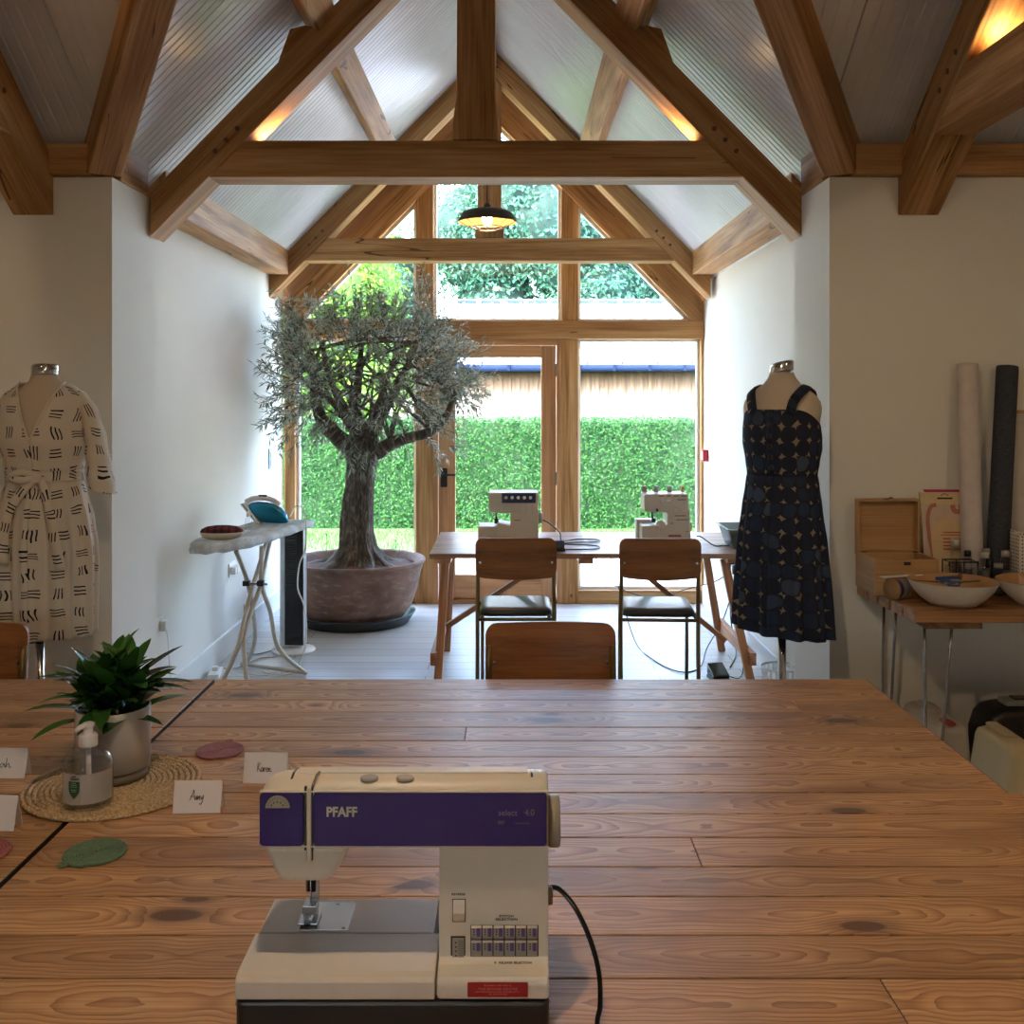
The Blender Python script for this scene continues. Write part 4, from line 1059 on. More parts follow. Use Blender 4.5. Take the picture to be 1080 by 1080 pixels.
cable('black cable dropping from the wall plug behind the serger table to the floor', [(1.48, 6.75, .46), (1.44, 6.70, .36), (1.42, 6.66, .2), (1.43, 6.6, .06), (1.40, 6.4, .0065), (1.30, 6.1, .0065)], .004, M['black'])
cable('black cable sagging from the serger table to the wall plug by the gable glass', [(1.49, 6.9, .46), (1.40, 7.0, .36), (1.20, 7.1, .28), (.98, 7.1, .22), (.72, 7.15, .30), (.58, 7.0, .5), (.44, 6.55, .72)], .0035, M['black'])
# plugs on the far wall
t = thing('wall_socket', 'white wall socket with black plugs behind the serger table near the navy dress', 'socket', (1.50, 6.80, .48))
MB().prism(rrect(-.15, -.043, .15, .043, .008), 'x', -.009, 0).build('face_plate', M['white_plastic'], t)
for y in (-.06, .08): MB().prism(rrect(y - .025, -.03, y + .025, .03, .01), 'x', -.055, -.0095).build('plug', M['black'], t, bevel=.005)

# translucent tub on the table
def tubmat():
    t = NT('smoky_tub'); t.set(rgb(96,112,112), .25); t.b.inputs['Alpha'].default_value = .72; return t.m
tub = thing('storage_tub', 'smoky grey plastic tub on the end of the trestle table beside the navy dress', 'tub', (1.30, 5.93, .7505))
M['tub'] = tubmat(); rings = []
for z, e in ((0, -.075), (.004, -.07), (.115, 0), (.118, .012), (.122, .012), (.120, -.004), (.112, -.006), (.008, -.074)):
    rings.append([Vector((x, y, z)) for x, y in rrect(-.075 - e, -.17 - e, .075 + e, .17 + e, .03, 5)])
rings = []
for z, e in ((0, .045), (.006, .035), (.112, .002), (.114, -.012), (.119, -.012), (.119, .006), (.108, .007), (.010, .042)):
    rings.append([Vector((x, y, z)) for x, y in rrect(-.08 + e, -.17 + e, .08 - e, .17 - e, .03, 5)])
MB().loft(rings, cap0=True, cap1=True).build('tub_body', M['tub'], tub)
o = MB().tube([(-.01, -.05, 0), (.0, -.03, 0)], .028, 16).build('thread_cone', M['white_plastic']); o.location = (1.295, 5.90, .791); tag(o, 'white thread reel lying inside the smoky grey tub', 'thread reel')

# black foot pedal on the floor
fp = thing('foot_pedal', 'black foot pedal on the floor under the serger table near the navy dress', 'pedal', (1.18, 5.86, 0), .15)
MB().prism(rrect(-.05, -.065, .05, .065, .012), 'z', .001, .018).build('base', M['black'], fp, bevel=.003)
MB().prism([(-.06, .0185), (.06, .0185), (.06, .085), (-.06, .04)], 'x', -.048, .048).build('treadle', M['black_gloss'], fp, bevel=.008)
cable('thin black cable from the floor pedal up to the trestle leg', [(1.235, 5.86, .02), (1.29, 5.84, .012), (1.305, 5.80, .05), (1.30, 5.75, .14), (1.318, 5.72, .22)], .003, M['black'])

# ================================================================== OLIVE TREE
POT = Vector((-1.127, 7.38, 0))
sc_ = thing('plant_saucer', 'dark grey round saucer on the floor under the terracotta olive pot', 'saucer', POT)
MB().lathe([(.36, 0), (.385, .004), (.42, .06), (.432, .075), (.425, .079), (.412, .072), (.37, .018), (.001, .018)], n=64).build('saucer_dish', plain('saucer_grey', rgb(42,46,52), .45), sc_)
def terracotta():
    t = NT('weathered_terracotta'); co = t.n('ShaderNodeTexCoord').outputs['Object']
    a = t.noise(co, 5, 5, .6); b = t.noise(t.mapping(co, (3, 3, 9)), 3, 6, .7)
    c = t.ramp(a, [(.25, rgb(92,70,60)), (.5, rgb(122,92,78)), (.75, rgb(146,112,96))])
    f = t.ramp(b, [(.52, (0,0,0,1)), (.72, (.6,.6,.6,1))])
    c = t.mix(f, c, rgb(176,158,146)); t.set(c, .8); t.bump(a, .3, .004); return t.m
ol = thing('potted_olive_tree', 'gnarled olive tree in a wide weathered terracotta pot by the glazed gable', 'tree', (POT.x, POT.y, .0185))
MB().lathe([(.30, 0), (.335, .01), (.40, .10), (.445, .22), (.468, .33), (.486, .40), (.492, .405), (.500, .412), (.502, .428), (.494, .436), (.478, .436), (.458, .425), (.45, .36)], n=72).build('pot', terracotta(), ol)
def soilfn(q, a, i):
    q.z += .014 * noise.noise(q * 9) + .008 * noise.noise(q * 25); return q
MB().lathe([(.455, .375), (.40, .385), (.33, .395), (.25, .41), (.16, .425), (.001, .43)], n=48, fn=soilfn).build('soil', plain('pot_soil', rgb(92,62,42), .95, var=.35, scale=45, bump=.8), ol)
def barkmat():
    t = NT('olive_bark'); wc = t.attr('wc').outputs['Vector']
    a = t.noise(t.mapping(wc, (7, 2.2, 1)), 6, 6, .65, .5)
    t.set(t.ramp(a, [(.3, rgb(38,32,28)), (.5, rgb(84,74,64)), (.72, rgb(150,138,122))]), .9); t.bump(a, .9, .02); return t.m
M['bark'] = barkmat()
def T3(px, py, d=7.30): return P(px, py, d) - Vector((POT.x, POT.y, .0185))
spine = [(382, 597, 7.33, .30), (382, 588, 7.33, .20), (381, 576, 7.32, .128), (380, 558, 7.32, .106), (380, 535, 7.31, .100), (381, 510, 7.30, .094), (382, 490, 7.30, .100), (383, 474, 7.30, .115), (384, 462, 7.30, .095)]
def gnarl(spine, n=40, k=1.0, seed=0):
    rings = []; wcs = []; L = 0
    for i, (c, r) in enumerate(spine):
        ring = []
        if i: L += (c - spine[i - 1][0]).length
        fl = max(0, 1 - i / 10)
        for j in range(n):
            a = 2 * PI * j / n
            v = Vector((math.cos(a), math.sin(a), 0))
            g = noise.noise(Vector((v.x * 1.3, v.y * 1.3, c.z * .9 + seed))) * .30 + noise.noise(Vector((v.x * 3.4, v.y * 3.4, c.z * 2.2 + seed))) * .22 + .08 * noise.noise(Vector((v.x * 8, v.y * 8, c.z * 6)))
            g += .30 * fl ** 2 * math.cos(a * 6 + 1.0 + c.z * 2)
            ring.append(c + v * r * (1 + k * g)); wcs.append((a * .16, L, seed))
        rings.append(ring)
    return rings, wcs
sp = smooth_path([(T3(a, b, d).x, T3(a, b, d).y, T3(a, b, d).z) for a, b, d, r in spine], 5)
rad = []
for i in range(len(spine) - 1):
    for q in range(5): rad.append(spine[i][3] + (spine[i + 1][3] - spine[i][3]) * q / 5)
rad.append(spine[-1][3])
rings, wcs = gnarl(list(zip(sp, rad)), k=1.3)
tr = MB().loft(rings, cap1=True, wcs=wcs)
tr.build('trunk', M['bark'], ol)
br_m = MB()
def branch(pts, r0, r1):
    sp = smooth_path(pts, 5); n = len(sp)
    br_m.tube(sp, [r0 + (r1 - r0) * (i / (n - 1)) ** .8 + .006 * noise.noise(p * 14) for i, p in enumerate(sp)], 10)
F = T3(383, 470)
tips = []
def B(pts, r0, r1):
    pp = [F] + [T3(*p) for p in pts]; branch(pp, r0, r1); tips.extend(pp[1:]); return pp
B([(365, 468, 7.3), (350, 455, 7.26), (338, 440, 7.24), (333, 420, 7.22), (330, 395, 7.2), (328, 370, 7.2)], .085, .02)
B([(395, 478, 7.27), (412, 468, 7.24), (430, 462, 7.20), (455, 455, 7.16), (470, 440, 7.14), (480, 415, 7.12)], .07, .018)
B([(376, 455, 7.3), (375, 435, 7.33), (377, 410, 7.36), (380, 380, 7.38), (383, 345, 7.4)], .07, .015)
B([(392, 458, 7.25), (402, 440, 7.15), (415, 415, 7.05), (428, 390, 7.0), (440, 360, 7.0)], .06, .014)
B([(378, 460, 7.22), (368, 440, 7.08), (355, 415, 6.98), (345, 390, 6.92), (340, 360, 6.95)], .055, .014)
B([(388, 455, 7.36), (398, 430, 7.45), (408, 400, 7.5), (418, 370, 7.5)], .05, .013)
B([(372, 452, 7.36), (352, 425, 7.48), (330, 410, 7.55), (312, 392, 7.5)], .05, .013)
rr = random.Random(5)
CC = T3(383, 398, 7.24); tw = MB(); of = MB(); nl = 0
def inside(p):
    w = p + Vector((POT.x, POT.y, 0))
    if w.x < -1.725 or w.y > 7.91: return False
    if w.z > 2.15 and w.y > 7.46: return False
    return True
def twig(p, d, L, dens=20, big=1.0):
    pts = [p]; q = p.copy(); d = d.normalized()
    for i in range(5):
        d = (d + Vector((rr.uniform(-.22, .22), rr.uniform(-.22, .22), rr.uniform(-.16, .16)))).normalized()
        q = q + d * L / 5; pts.append(q.copy())
    if not all(inside(x) for x in pts): return
    tw.tube(pts, [.0032, .0028, .0024, .002, .0016, .001], 4, cap=False)
    for i in range(dens):
        t_ = (i + .5) / dens; f = t_ * 5; a = int(min(4, f)); b = pts[a].lerp(pts[a + 1], f - a)
        ax = (pts[a + 1] - pts[a]).normalized(); rv = Vector((rr.gauss(0, 1), rr.gauss(0, 1), rr.gauss(0, 1)))
        sdv = ax.cross(rv).normalized()
        of.leaf(b, ax * rr.uniform(.35, 1.0) + sdv * rr.uniform(.6, 1.0) + Vector((0, 0, -.15)), Vector((0, 0, 1)) + rv * .5, rr.uniform(.045, .074) * big, rr.uniform(.010, .0145) * big, rr.random(), 0, .06)
for i in range(720):
    while True:
        u = Vector((rr.uniform(-1, 1), rr.uniform(-1, 1), rr.uniform(-1, 1)))
        if .12 < u.length < 1: break
    u2 = u.normalized() * (u.length ** .55)
    p = CC + Vector((u2.x * .70, u2.y * .50, u2.z * .43 + .02))
    # lumpy outline with gaps near the fork
    g = noise.noise(p * 2.6 + Vector((3, 1, 7)))
    if g < -.22 and u2.length < .85: continue
    w0 = p + Vector((POT.x, POT.y, 0))
    if u2.z < -.45 and rr.random() < .55 and abs(u2.x) < .6: continue
    dirv = (u2.normalized() + Vector((0, 0, .25)) + Vector((rr.uniform(-.5, .5), rr.uniform(-.5, .5), rr.uniform(-.5, .5))))
    twig(p, dirv, rr.uniform(.14, .28), 19)
# long stray shoots
for px, py, d, dx, dz, L in ((480, 380, 7.1, 1, .35, .30), (478, 400, 7.1, 1, .05, .26), (465, 345, 7.1, .8, .8, .24), (374, 345, 7.15, -.05, 1, .42), (420, 340, 7.2, .3, 1, .34), (440, 340, 7.3, .2, 1, .3), (322, 360, 7.1, -.5, .8, .34), (315, 330, 7.15, -.5, .3, .2), (305, 385, 6.95, -.8, .25, .26), (295, 410, 6.9, -.9, .0, .22), (298, 435, 6.9, -.7, -.4, .22), (310, 450, 6.95, -.4, -.6, .2), (495, 425, 7.1, .8, -.3, .14), (470, 465, 7.15, .6, -.2, .16), (456, 470, 7.15, .3, -.4, .14), (384, 478, 7.12, .0, -.8, .12), (378, 476, 7.12, -.3, -.8, .12), (445, 315, 7.2, .1, 1, .2), (300, 360, 6.95, -.6, .5, .25), (400, 330, 7.1, 0, 1, .2)):
    for j in range(3): twig(T3(px + rr.uniform(-8, 8), py + rr.uniform(-8, 8), d), Vector((dx + rr.uniform(-.25, .25), rr.uniform(-.4, .2), dz + rr.uniform(-.25, .25))), L * rr.uniform(.7, 1.1), 18)
for tp in tips[3:]:
    pass
for p in range(60):   # secondary boughs
    a = tips[rr.randrange(len(tips))]
    e = CC + Vector((rr.uniform(-.55, .55), rr.uniform(-.4, .4), rr.uniform(-.2, .38)))
    mid = a.lerp(e, .5) + Vector((rr.uniform(-.06, .06), rr.uniform(-.06, .06), rr.uniform(0, .06)))
    if inside(e): br_m.tube(smooth_path([a, mid, e], 4), [.012 - .009 * i / 8 for i in range(9)], 5)
bo = br_m.build('branches', M['bark'], ol)
tw.build('twigs', M['bark'], ol)
M['olive'] = leafmat('olive_leaf', rgb(82,92,74), rgb(148,156,138), .45, .2, rgb(176,180,166))
tag(of.build('foliage', M['olive'], ol), kind=None)
# two little weeds in the pot
M['seedling'] = leafmat('seedling', rgb(70,110,52), rgb(110,150,80))
for px, py, h in ((344, 588, .17), (417, 590, .14)):
    p = T3(px, py, 7.2); p.z = max(p.z, .405); wd = MB()
    wd.tube([p, p + Vector((.005, 0, h))], .002, 4, cap=False)
    for j in range(8): wd.leaf(p + Vector((.004 * j / 8, 0, h * (.35 + .65 * j / 8))), Vector((math.cos(j * 2.4), math.sin(j * 2.4), .5)), Vector((0, 0, 1)), .05, .014, rr.random())
    wd.build('weed_seedling', M['seedling'], ol)

# ================================================================== IRONING CORNER
def quilt():
    t = NT('board_cover'); co = t.n('ShaderNodeTexCoord').outputs['Object']
    a = t.noise(t.mapping(co, (30, 7, 10)), 1, 4, .6); b = t.noise(co, 9, 4)
    t.set(t.mix(t.ramp(b, [(.4, (0,0,0,1)), (.62, (.8,.8,.8,1))]), t.ramp(a, [(.3, rgb(150,160,168)), (.55, rgb(196,204,208)), (.75, rgb(222,224,222))]), rgb(168,166,156)), .8); t.bump(b, .3, .004); return t.m
ib = thing('ironing_board', 'ironing board with pale blue-grey marbled cover on splayed cream tube legs', 'ironing board', (-1.50, 5.72, 0))
nose = Vector((-1.575, 5.17)); tail = Vector((-1.372, 6.30)); ax = (tail - nose).normalized(); sd = Vector((ax.y, -ax.x)); LB = (tail - nose).length
def outline(e=0.0, n=14):
    pts = []
    hw = lambda t_: (.168 * min(1, (1 - (1 - min(1, t_ / .42)) ** 2.2) ** .5 if t_ > 0 else 0))
    ts = [((k / n) ** 1.7) * 1.0 for k in range(n + 1)]
    for t_ in ts: pts.append((t_, hw(t_)))
    for t_ in ts[::-1][0:-1]: pts.append((t_, -hw(t_)))
    out = []
    for t_, w in pts:
        w2 = (abs(w) - e) * (1 if w > 0 else -1) if abs(w) > e else 0
        t2 = min(max(t_ * LB, e), LB - e)
        p = nose + ax * t2 + sd * w2; out.append(p - Vector((-1.50, 5.72)))
    return out
rings = []
for z, e in ((.822, .012), (.824, .0), (.840, -.004), (.858, .0), (.866, .012), (.869, .05)):
    ring = []
    for i, p in enumerate(outline(e)):
        wv = .005 * math.sin(i * 3.9) if z < .842 else 0
        ring.append(Vector((p.x, p.y, z + (wv if z < .83 else 0))) + Vector((wv, wv, 0)))
    rings.append(ring)
MB().loft(rings, cap0=True, cap1=True).build('padded_cover', quilt(), ib)
M['legpaint'] = plain('cream_tube', rgb(196,188,172), .35, .1)
off = Vector((-1.50, 5.72, 0))
def leg(pts): MB().tube([Vector(p) - off for p in smooth_path(pts, 6)], .0125, 10).build('leg', M['legpaint'], ib)
# frame one: top near the nose, feet toward the glass
leg([P(249, 581, 5.45), P(262, 617, 5.62), P(268, 655, 5.85), P(268, 678, 6.05), (-1.59, 6.15, .02)])
leg([P(276, 576, 5.60), P(276, 616, 5.64), P(285, 645, 5.74), P(294, 684, 5.82), (-1.187, 5.91, .02)])
# frame two: top near the tail, feet toward the room
leg([P(281, 572, 5.95), P(262, 634, 5.58), P(251, 682, 5.40), (-1.53, 5.33, .09), (-1.56, 5.30, .02)])
leg([P(285, 570, 6.0), P(275, 617, 5.66), P(265, 645, 5.55), P(257, 680, 5.42), (-1.36, 5.32, .02)])
MB().tube([P(256, 616, 5.61) - off, P(282, 616, 5.64) - off], .006, 8).build('pivot_rod', M['steel'], ib)
for px in (260, 275):
    a = P(px, 615, 5.60) - off; MB().box(a - Vector((.018, .02, .014)), a + Vector((.018, .02, .014))).build('pivot_block', M['black'], ib, bevel=.003)
MB().tube([(-1.62 - off.x, 6.13 - off.y, .02), (-1.20 - off.x, 5.93 - off.y, .02)], .0125, 8).build('foot_bar', M['legpaint'], ib)
MB().tube([(-1.58 - off.x, 5.29 - off.y, .0205), (-1.34 - off.x, 5.31 - off.y, .0205)], .0125, 8).build('foot_bar', M['legpaint'], ib)
# ham
hm = thing('pressing_ham', 'red tartan pressing cushion with cream base lying on the ironing board', 'cushion', (-1.53, 5.40, .8695), .12)
def tartan():
    t = NT('red_tartan'); co = t.n('ShaderNodeTexCoord').outputs['Object']; sp_ = t.n('ShaderNodeSeparateXYZ'); t.link(co, sp_.inputs[0])
    fx = t.math('LESS_THAN', t.math('FRACT', t.math('MULTIPLY', sp_.outputs[0], 28)), .42); fy = t.math('LESS_THAN', t.math('FRACT', t.math('MULTIPLY', sp_.outputs[1], 30)), .4)
    t.set(t.ramp(t.math('MULTIPLY', t.math('ADD', fx, fy), .5), [(.1, rgb(122,34,42)), (.5, rgb(72,22,30)), (.9, rgb(30,14,20))]), .9); return t.m
def el(q, a, i):
    return q
pr = [(.001, .018), (.09, .018), (.108, .028), (.112, .038), (.104, .052), (.08, .064), (.04, .070), (.001, .072)]
MB().lathe(pr, n=36, sy=.55).build('tartan_top', tartan(), hm)
MB().lathe([(.001, 0), (.07, .0), (.095, .008), (.108, .022), (.112, .036), (.108, .036)], n=36, sy=.57).build('cream_base', plain('calico', rgb(196,184,164), .9, bump=.2), hm)
# iron: standing flat, nose toward room
ir = thing('steam_iron', 'shiny teal steam iron resting on the far end of the ironing board', 'iron', (-1.44, 6.02, .8695), 0)
M['teal'] = plain('teal_gloss', rgb(16,120,156), .06, .45, .02)
# lies on its side of the heel: soleplate faces the wall end, the rounded tank shows
def iron_ring(x, w0, z0, z1, n=18):
    return [Vector((x, w0 * math.cos(2 * PI * k / n), (z0 + z1) / 2 + (z1 - z0) / 2 * math.sin(2 * PI * k / n))) for k in range(n)]
rings = [iron_ring(x, w, a, b) for x, w, a, b in ((-.115, .02, .085, .112), (-.09, .045, .055, .128), (-.05, .06, .018, .134), (0, .065, .006, .130), (.05, .060, .004, .116), (.09, .048, .004, .092), (.115, .03, .006, .062), (.125, .01, .012, .036))]
MB().loft(rings, cap0=True, cap1=True).build('water_tank', M['teal'], ir)
sol = MB()
sol.prism([(-.148, .122), (-.135, .126), (-.035, .004), (-.048, .002)], 'y', -.055, .055).build('soleplate', M['steel'], ir, bevel=.006)
MB().prism([(-.130, .124), (-.118, .128), (-.022, .006), (-.034, .004)], 'y', -.058, .058).build('heel_band', M['white_plastic'], ir, bevel=.005)
MB().tube(smooth_path([(-.125, .0, .128), (-.08, .0, .150), (-.02, .0, .152), (.04, .0, .138), (.075, .0, .110)], 5), [.016] * 21, 12).build('handle', M['white_plastic'], ir)
MB().box((-.05, -.012, .158), (.0, .012, .172)).build('steam_trigger', M['black'], ir, bevel=.005)
cable('white iron flex looping from the ironing board to the floor past the tower heater', [P(306, 545, 6.2), P(313, 533, 6.25), P(319, 537, 6.2), P(322, 548, 6.12), P(323, 562, 6.08), P(322, 580, 6.06), P(316, 595, 6.05), P(314, 620, 6.05), P(321, 640, 6.05), P(323, 670, 6.0), P(318, 695, 5.97), (-1.28, 5.96, .01), (-1.4, 5.94, .01), (-1.46, 6.02, .01), (-1.36, 6.08, .01), (-1.27, 6.0, .01), (-1.36, 5.90, .01), (-1.55, 5.95, .01), (-1.66, 6.0, .03)], .0045, M['white_plastic'])
sb_ = thing('spray_bottle', 'small clear spray bottle with white cap standing behind the tartan cushion on the ironing board', 'bottle', (-1.49, 5.79, .8695))
MB().lathe([(.001, 0), (.019, 0), (.020, .004), (.020, .055), (.012, .066), (.010, .07)], n=24).build('bottle_body', M['bottle'], sb_)
MB().lathe([(.012, .0705), (.012, .092), (.006, .095), (.006, .104)], n=18).build('spray_cap', M['white_plastic'], sb_)
# tower heater
th_ = thing('tower_fan_heater', 'black-fronted silver tower fan heater on a white round base beside the olive pot', 'heater', (-1.392, 6.52, 0))
MB().lathe([(.135, 0), (.138, .006), (.135, .016), (.07, .024), (.05, .04)], n=40).build('base', M['white_plastic'], th_)
MB().prism(rrect(-.078, -.07, .078, .07, .04), 'z', .041, .80).build('column', plain('silver_shell', rgb(196,198,202), .3, .3), th_, bevel=.004)
fr_ = MB().prism(rrect(-.040, -.082, .078, -.055, .012), 'z', .055, .785).build('front_grille', M['black_gloss'], th_, bevel=.002)
g = MB()
for k in range(26): g.box((-.036, -.0835, .42 + .013 * k), (.036, -.0815, .426 + .013 * k))
g.build('grille_slats', M['black'], fr_)
# sockets, switch, call point, power strip
s1 = socket('white double wall socket near the leafy plant with a plugged-in white flex', 5.16, .465)
s2 = socket('white double wall socket behind the ironing board legs', 6.53, .52)
MB().prism(rrect(-.05, -.03, -.01, .02, .008), 'x', .0095, .04).build('plug', M['white_plastic'], s2, bevel=.004)
cable('white flex hanging from the wall socket near the leafy plant to the floor', [(-1.755, 5.185, .455), (-1.735, 5.17, .38), (-1.71, 5.12, .25), (-1.68, 5.09, .1), (-1.67, 5.05, .02), (-1.60, 5.0, .006), (-1.5, 4.9, .006)], .0035, M['white_plastic'])
cable('grey flex lying in loops on the floor behind the ironing board feet', [(-1.70, 6.5, .3), (-1.69, 6.45, .05), (-1.62, 6.4, .008), (-1.48, 6.55, .008), (-1.35, 6.70, .008), (-1.32, 6.55, .008), (-1.45, 6.35, .008), (-1.56, 6.3, .008), (-1.62, 6.1, .008), (-1.68, 5.98, .03)], .004, M['grey_plastic'])
ps = thing('power_strip', 'white extension block on the floor against the skirting under the ironing board', 'extension lead', (-1.715, 5.92, 0), .15)
MB().prism(rrect(-.03, -.09, .03, .09, .01), 'z', .0005, .035).build('block', M['white_plastic'], ps, bevel=.004)
for y in (-.05, .0, .05): MB().prism(rrect(-.016, y - .016, .016, y + .016, .004), 'z', .0352, .038 if y else .06).build('outlet' if y else 'plug', M['white_plastic'], ps, bevel=.001)
sw = thing('light_switch', 'pale grey switch plate high on the wall beside the iron', 'switch', (-1.79, 7.56, 1.16))
MB().prism(rrect(-.043, -.075, .043, .075, .006), 'x', 0, .009).build('face_plate', plain('grey_plate', rgb(170,178,186), .4), sw)
for z in (-.03, .03): MB().prism(rrect(-.012, z - .018, .012, z + .018, .003), 'x', .0095, .014).build('rocker', M['white_plastic'], sw)
cp = thing('fire_call_point', 'small red fire call point on the wall beside the gable window', 'alarm', (1.50, 7.86, 1.166))
MB().prism(rrect(-.045, -.045, .045, .045, .006), 'x', -.04, 0).build('housing', plain('alarm_red', rgb(176,28,40), .35), cp, bevel=.003)
MB().prism(rrect(-.03, -.03, .03, .03, .004), 'x', -.043, -.0405).build('face', M['white_plastic'], cp)
# ================================================================== DRESSMAKER STANDS AND DRESSES
M['linen'] = plain('mannequin_linen', rgb(196,180,160), .85, var=.03, scale=200)
def dash_print():
    t = NT('dash_print_cotton'); wc = t.attr('wc').outputs['Vector']
    v = t.mapping(wc, (13.5, 13.5, 1))
    jit = t.n('ShaderNodeTexNoise'); jit.inputs['Scale'].default_value = .55; t.link(v, jit.inputs['Vector'])
    va = t.n('ShaderNodeVectorMath'); va.operation = 'MULTIPLY_ADD'; t.link(jit.outputs['Color'], va.inputs[0]); va.inputs[1].default_value = (.9, .9, 0); t.link(v, va.inputs[2])
    s1 = t.n('ShaderNodeSeparateXYZ'); t.link(va.outputs[0], s1.inputs[0])
    fx = t.math('SUBTRACT', t.math('FRACT', s1.outputs[0]), .5); fy = t.math('SUBTRACT', t.math('FRACT', s1.outputs[1]), .5)
    cell = t.math('ADD', t.math('FLOOR', s1.outputs[0]), t.math('FLOOR', s1.outputs[1]))
    par = t.math('GREATER_THAN', t.math('MODULO', t.math('ADD', cell, 100), 2.0), .5)
    ax = t.math('ADD', t.math('MULTIPLY', fx, par), t.math('MULTIPLY', fy, t.math('SUBTRACT', 1, par)))
    ay = t.math('ADD', t.math('MULTIPLY', fy, par), t.math('MULTIPLY', fx, t.math('SUBTRACT', 1, par)))
    l = t.math('LESS_THAN', t.math('ABSOLUTE', ay), .25); w = t.math('LESS_THAN', t.math('ABSOLUTE', ax), .25)
    st = t.math('LESS_THAN', t.math('ABSOLUTE', t.math('SUBTRACT', t.math('FRACT', t.math('ADD', t.math('DIVIDE', ax, .165), .5)), .5)), .19)
    f = t.math('MULTIPLY', t.math('MULTIPLY', l, w), st)
    c = t.mix(f, rgb(224,214,200), rgb(24,24,30)); t.set(c, .9)
    tl = t.n('ShaderNodeBsdfTranslucent'); t.link(c, tl.inputs[0]); mx = t.n('ShaderNodeMixShader'); mx.inputs[0].default_value = .22
    t.link(t.b.outputs[0], mx.inputs[1]); t.link(tl.outputs[0], mx.inputs[2]); t.link(mx.outputs[0], t.out.inputs[0]); return t.m
M['dash'] = dash_print()
def dot_print():
    t = NT('navy_dot_cotton'); wc = t.attr('wc').outputs['Vector']
    v = t.mapping(wc, (17, 17, 1)); jit = t.n('ShaderNodeTexNoise'); jit.inputs['Scale'].default_value = .8; t.link(v, jit.inputs['Vector'])
    va = t.n('ShaderNodeVectorMath'); va.operation = 'MULTIPLY_ADD'; t.link(jit.outputs['Color'], va.inputs[0]); va.inputs[1].default_value = (.75, .75, 0); t.link(v, va.inputs[2])
    s1 = t.n('ShaderNodeSeparateXYZ'); t.link(va.outputs[0], s1.inputs[0])
    fx = t.math('SUBTRACT', t.math('FRACT', s1.outputs[0]), .5); fy = t.math('SUBTRACT', t.math('FRACT', s1.outputs[1]), .5)
    r = t.math('SQRT', t.math('ADD', t.math('MULTIPLY', fx, fx), t.math('MULTIPLY', fy, fy)))
    wn = t.n('ShaderNodeTexWhiteNoise'); fl = t.n('ShaderNodeVectorMath'); fl.operation = 'FLOOR'; t.link(va.outputs[0], fl.inputs[0]); t.link(fl.outputs[0], wn.inputs['Vector'])
    star = t.math('GREATER_THAN', r, t.math('MULTIPLY_ADD', wn.outputs['Value'], .17, .52))
    dots0 = t.ramp(wn.outputs['Value'], [(0, rgb(13,20,42)), (.45, rgb(20,32,60)), (.8, rgb(26,46,72)), (1, rgb(56,70,90))])
    dots = t.mix(t.math('LESS_THAN', r, t.math('MULTIPLY_ADD', wn.outputs['Value'], .10, .38)), rgb(17,24,45), dots0)
    t.set(t.mix(star, dots, rgb(128,116,98)), .85); return t.m
M['dots'] = dot_print()

def interp(tab, z):
    for i in range(len(tab) - 1):
        if tab[i][0] <= z <= tab[i + 1][0]:
            f = (z - tab[i][0]) / (tab[i + 1][0] - tab[i][0]); f = f * f * (3 - 2 * f) * .5 + f * .5
            return [a + (b - a) * f for a, b in zip(tab[i][1:], tab[i + 1][1:])]
    return list(tab[-1][1:]) if z > tab[-1][0] else list(tab[0][1:])
def shell(tab, zs, n, gap=None, pleat=None, grow=0.0, cx=lambda z: 0, circ=.9):
    rings = []; wcs = []
    for z in zs:
        rx, ry = interp(tab, z)[:2]; g = gap(z, rx) if gap else 0; ring = []
        for k in range(n):
            a = g + (2 * PI - 2 * g) * k / (n - 1); pm_ = pleat(a, z) if pleat else 0
            ring.append(Vector((cx(z) + (rx + grow + pm_) * math.sin(a), -(ry + grow + pm_) * math.cos(a), z)))
            wcs.append(((a - PI) / (2 * PI) * circ, z, 0))
        rings.append(ring)
    return rings, wcs
def stand(name, lab, loc, rz, tab, neck, z0, pole_x, tilt=0):
    t = thing(name, lab, 'mannequin', loc, rz, 'dressmaker stands')
    zs = [z0 + (neck[0] - z0) * i / 40 for i in range(41)]
    rings = []
    for z in zs:
        rx, ry = interp(tab, z)[:2]; rings.append([Vector((rx * math.cos(2 * PI * k / 40), ry * math.sin(2 * PI * k / 40), z)) for k in range(40)])
    MB().loft(rings, cap0=True, cap1=True).build('torso', M['linen'], t)
    m = MB(); nz = neck[1]
    m.lathe([(neck[2], nz), (neck[2] * 1.02, nz + .004), (neck[2] * 1.02, nz + .034), (neck[2] * .9, nz + .042), (.001, nz + .044)], n=32, fn=lambda q, a, i: q + Vector((0, 0, tilt * q.x)))
    m.build('neck_cap', M['chrome'], t)
    MB().tube([(pole_x, 0, .02), (pole_x, 0, z0 + .03)], .0165, 16).build('pole', M['chrome'], t)
    MB().lathe([(.0165, .70), (.024, .70), (.024, .74), (.0165, .74)], (pole_x, 0, 0), 16).tube([(pole_x - .02, 0, .695), (pole_x - .05, 0, .697)], [.007, .011], 10).build('height_knob', M['black'], t)
    MB().lathe([(.16, 0), (.165, .006), (.15, .018), (.05, .03), (.03, .05)], (pole_x, 0, 0), 36).build('base', M['dark_steel'], t)
    return t
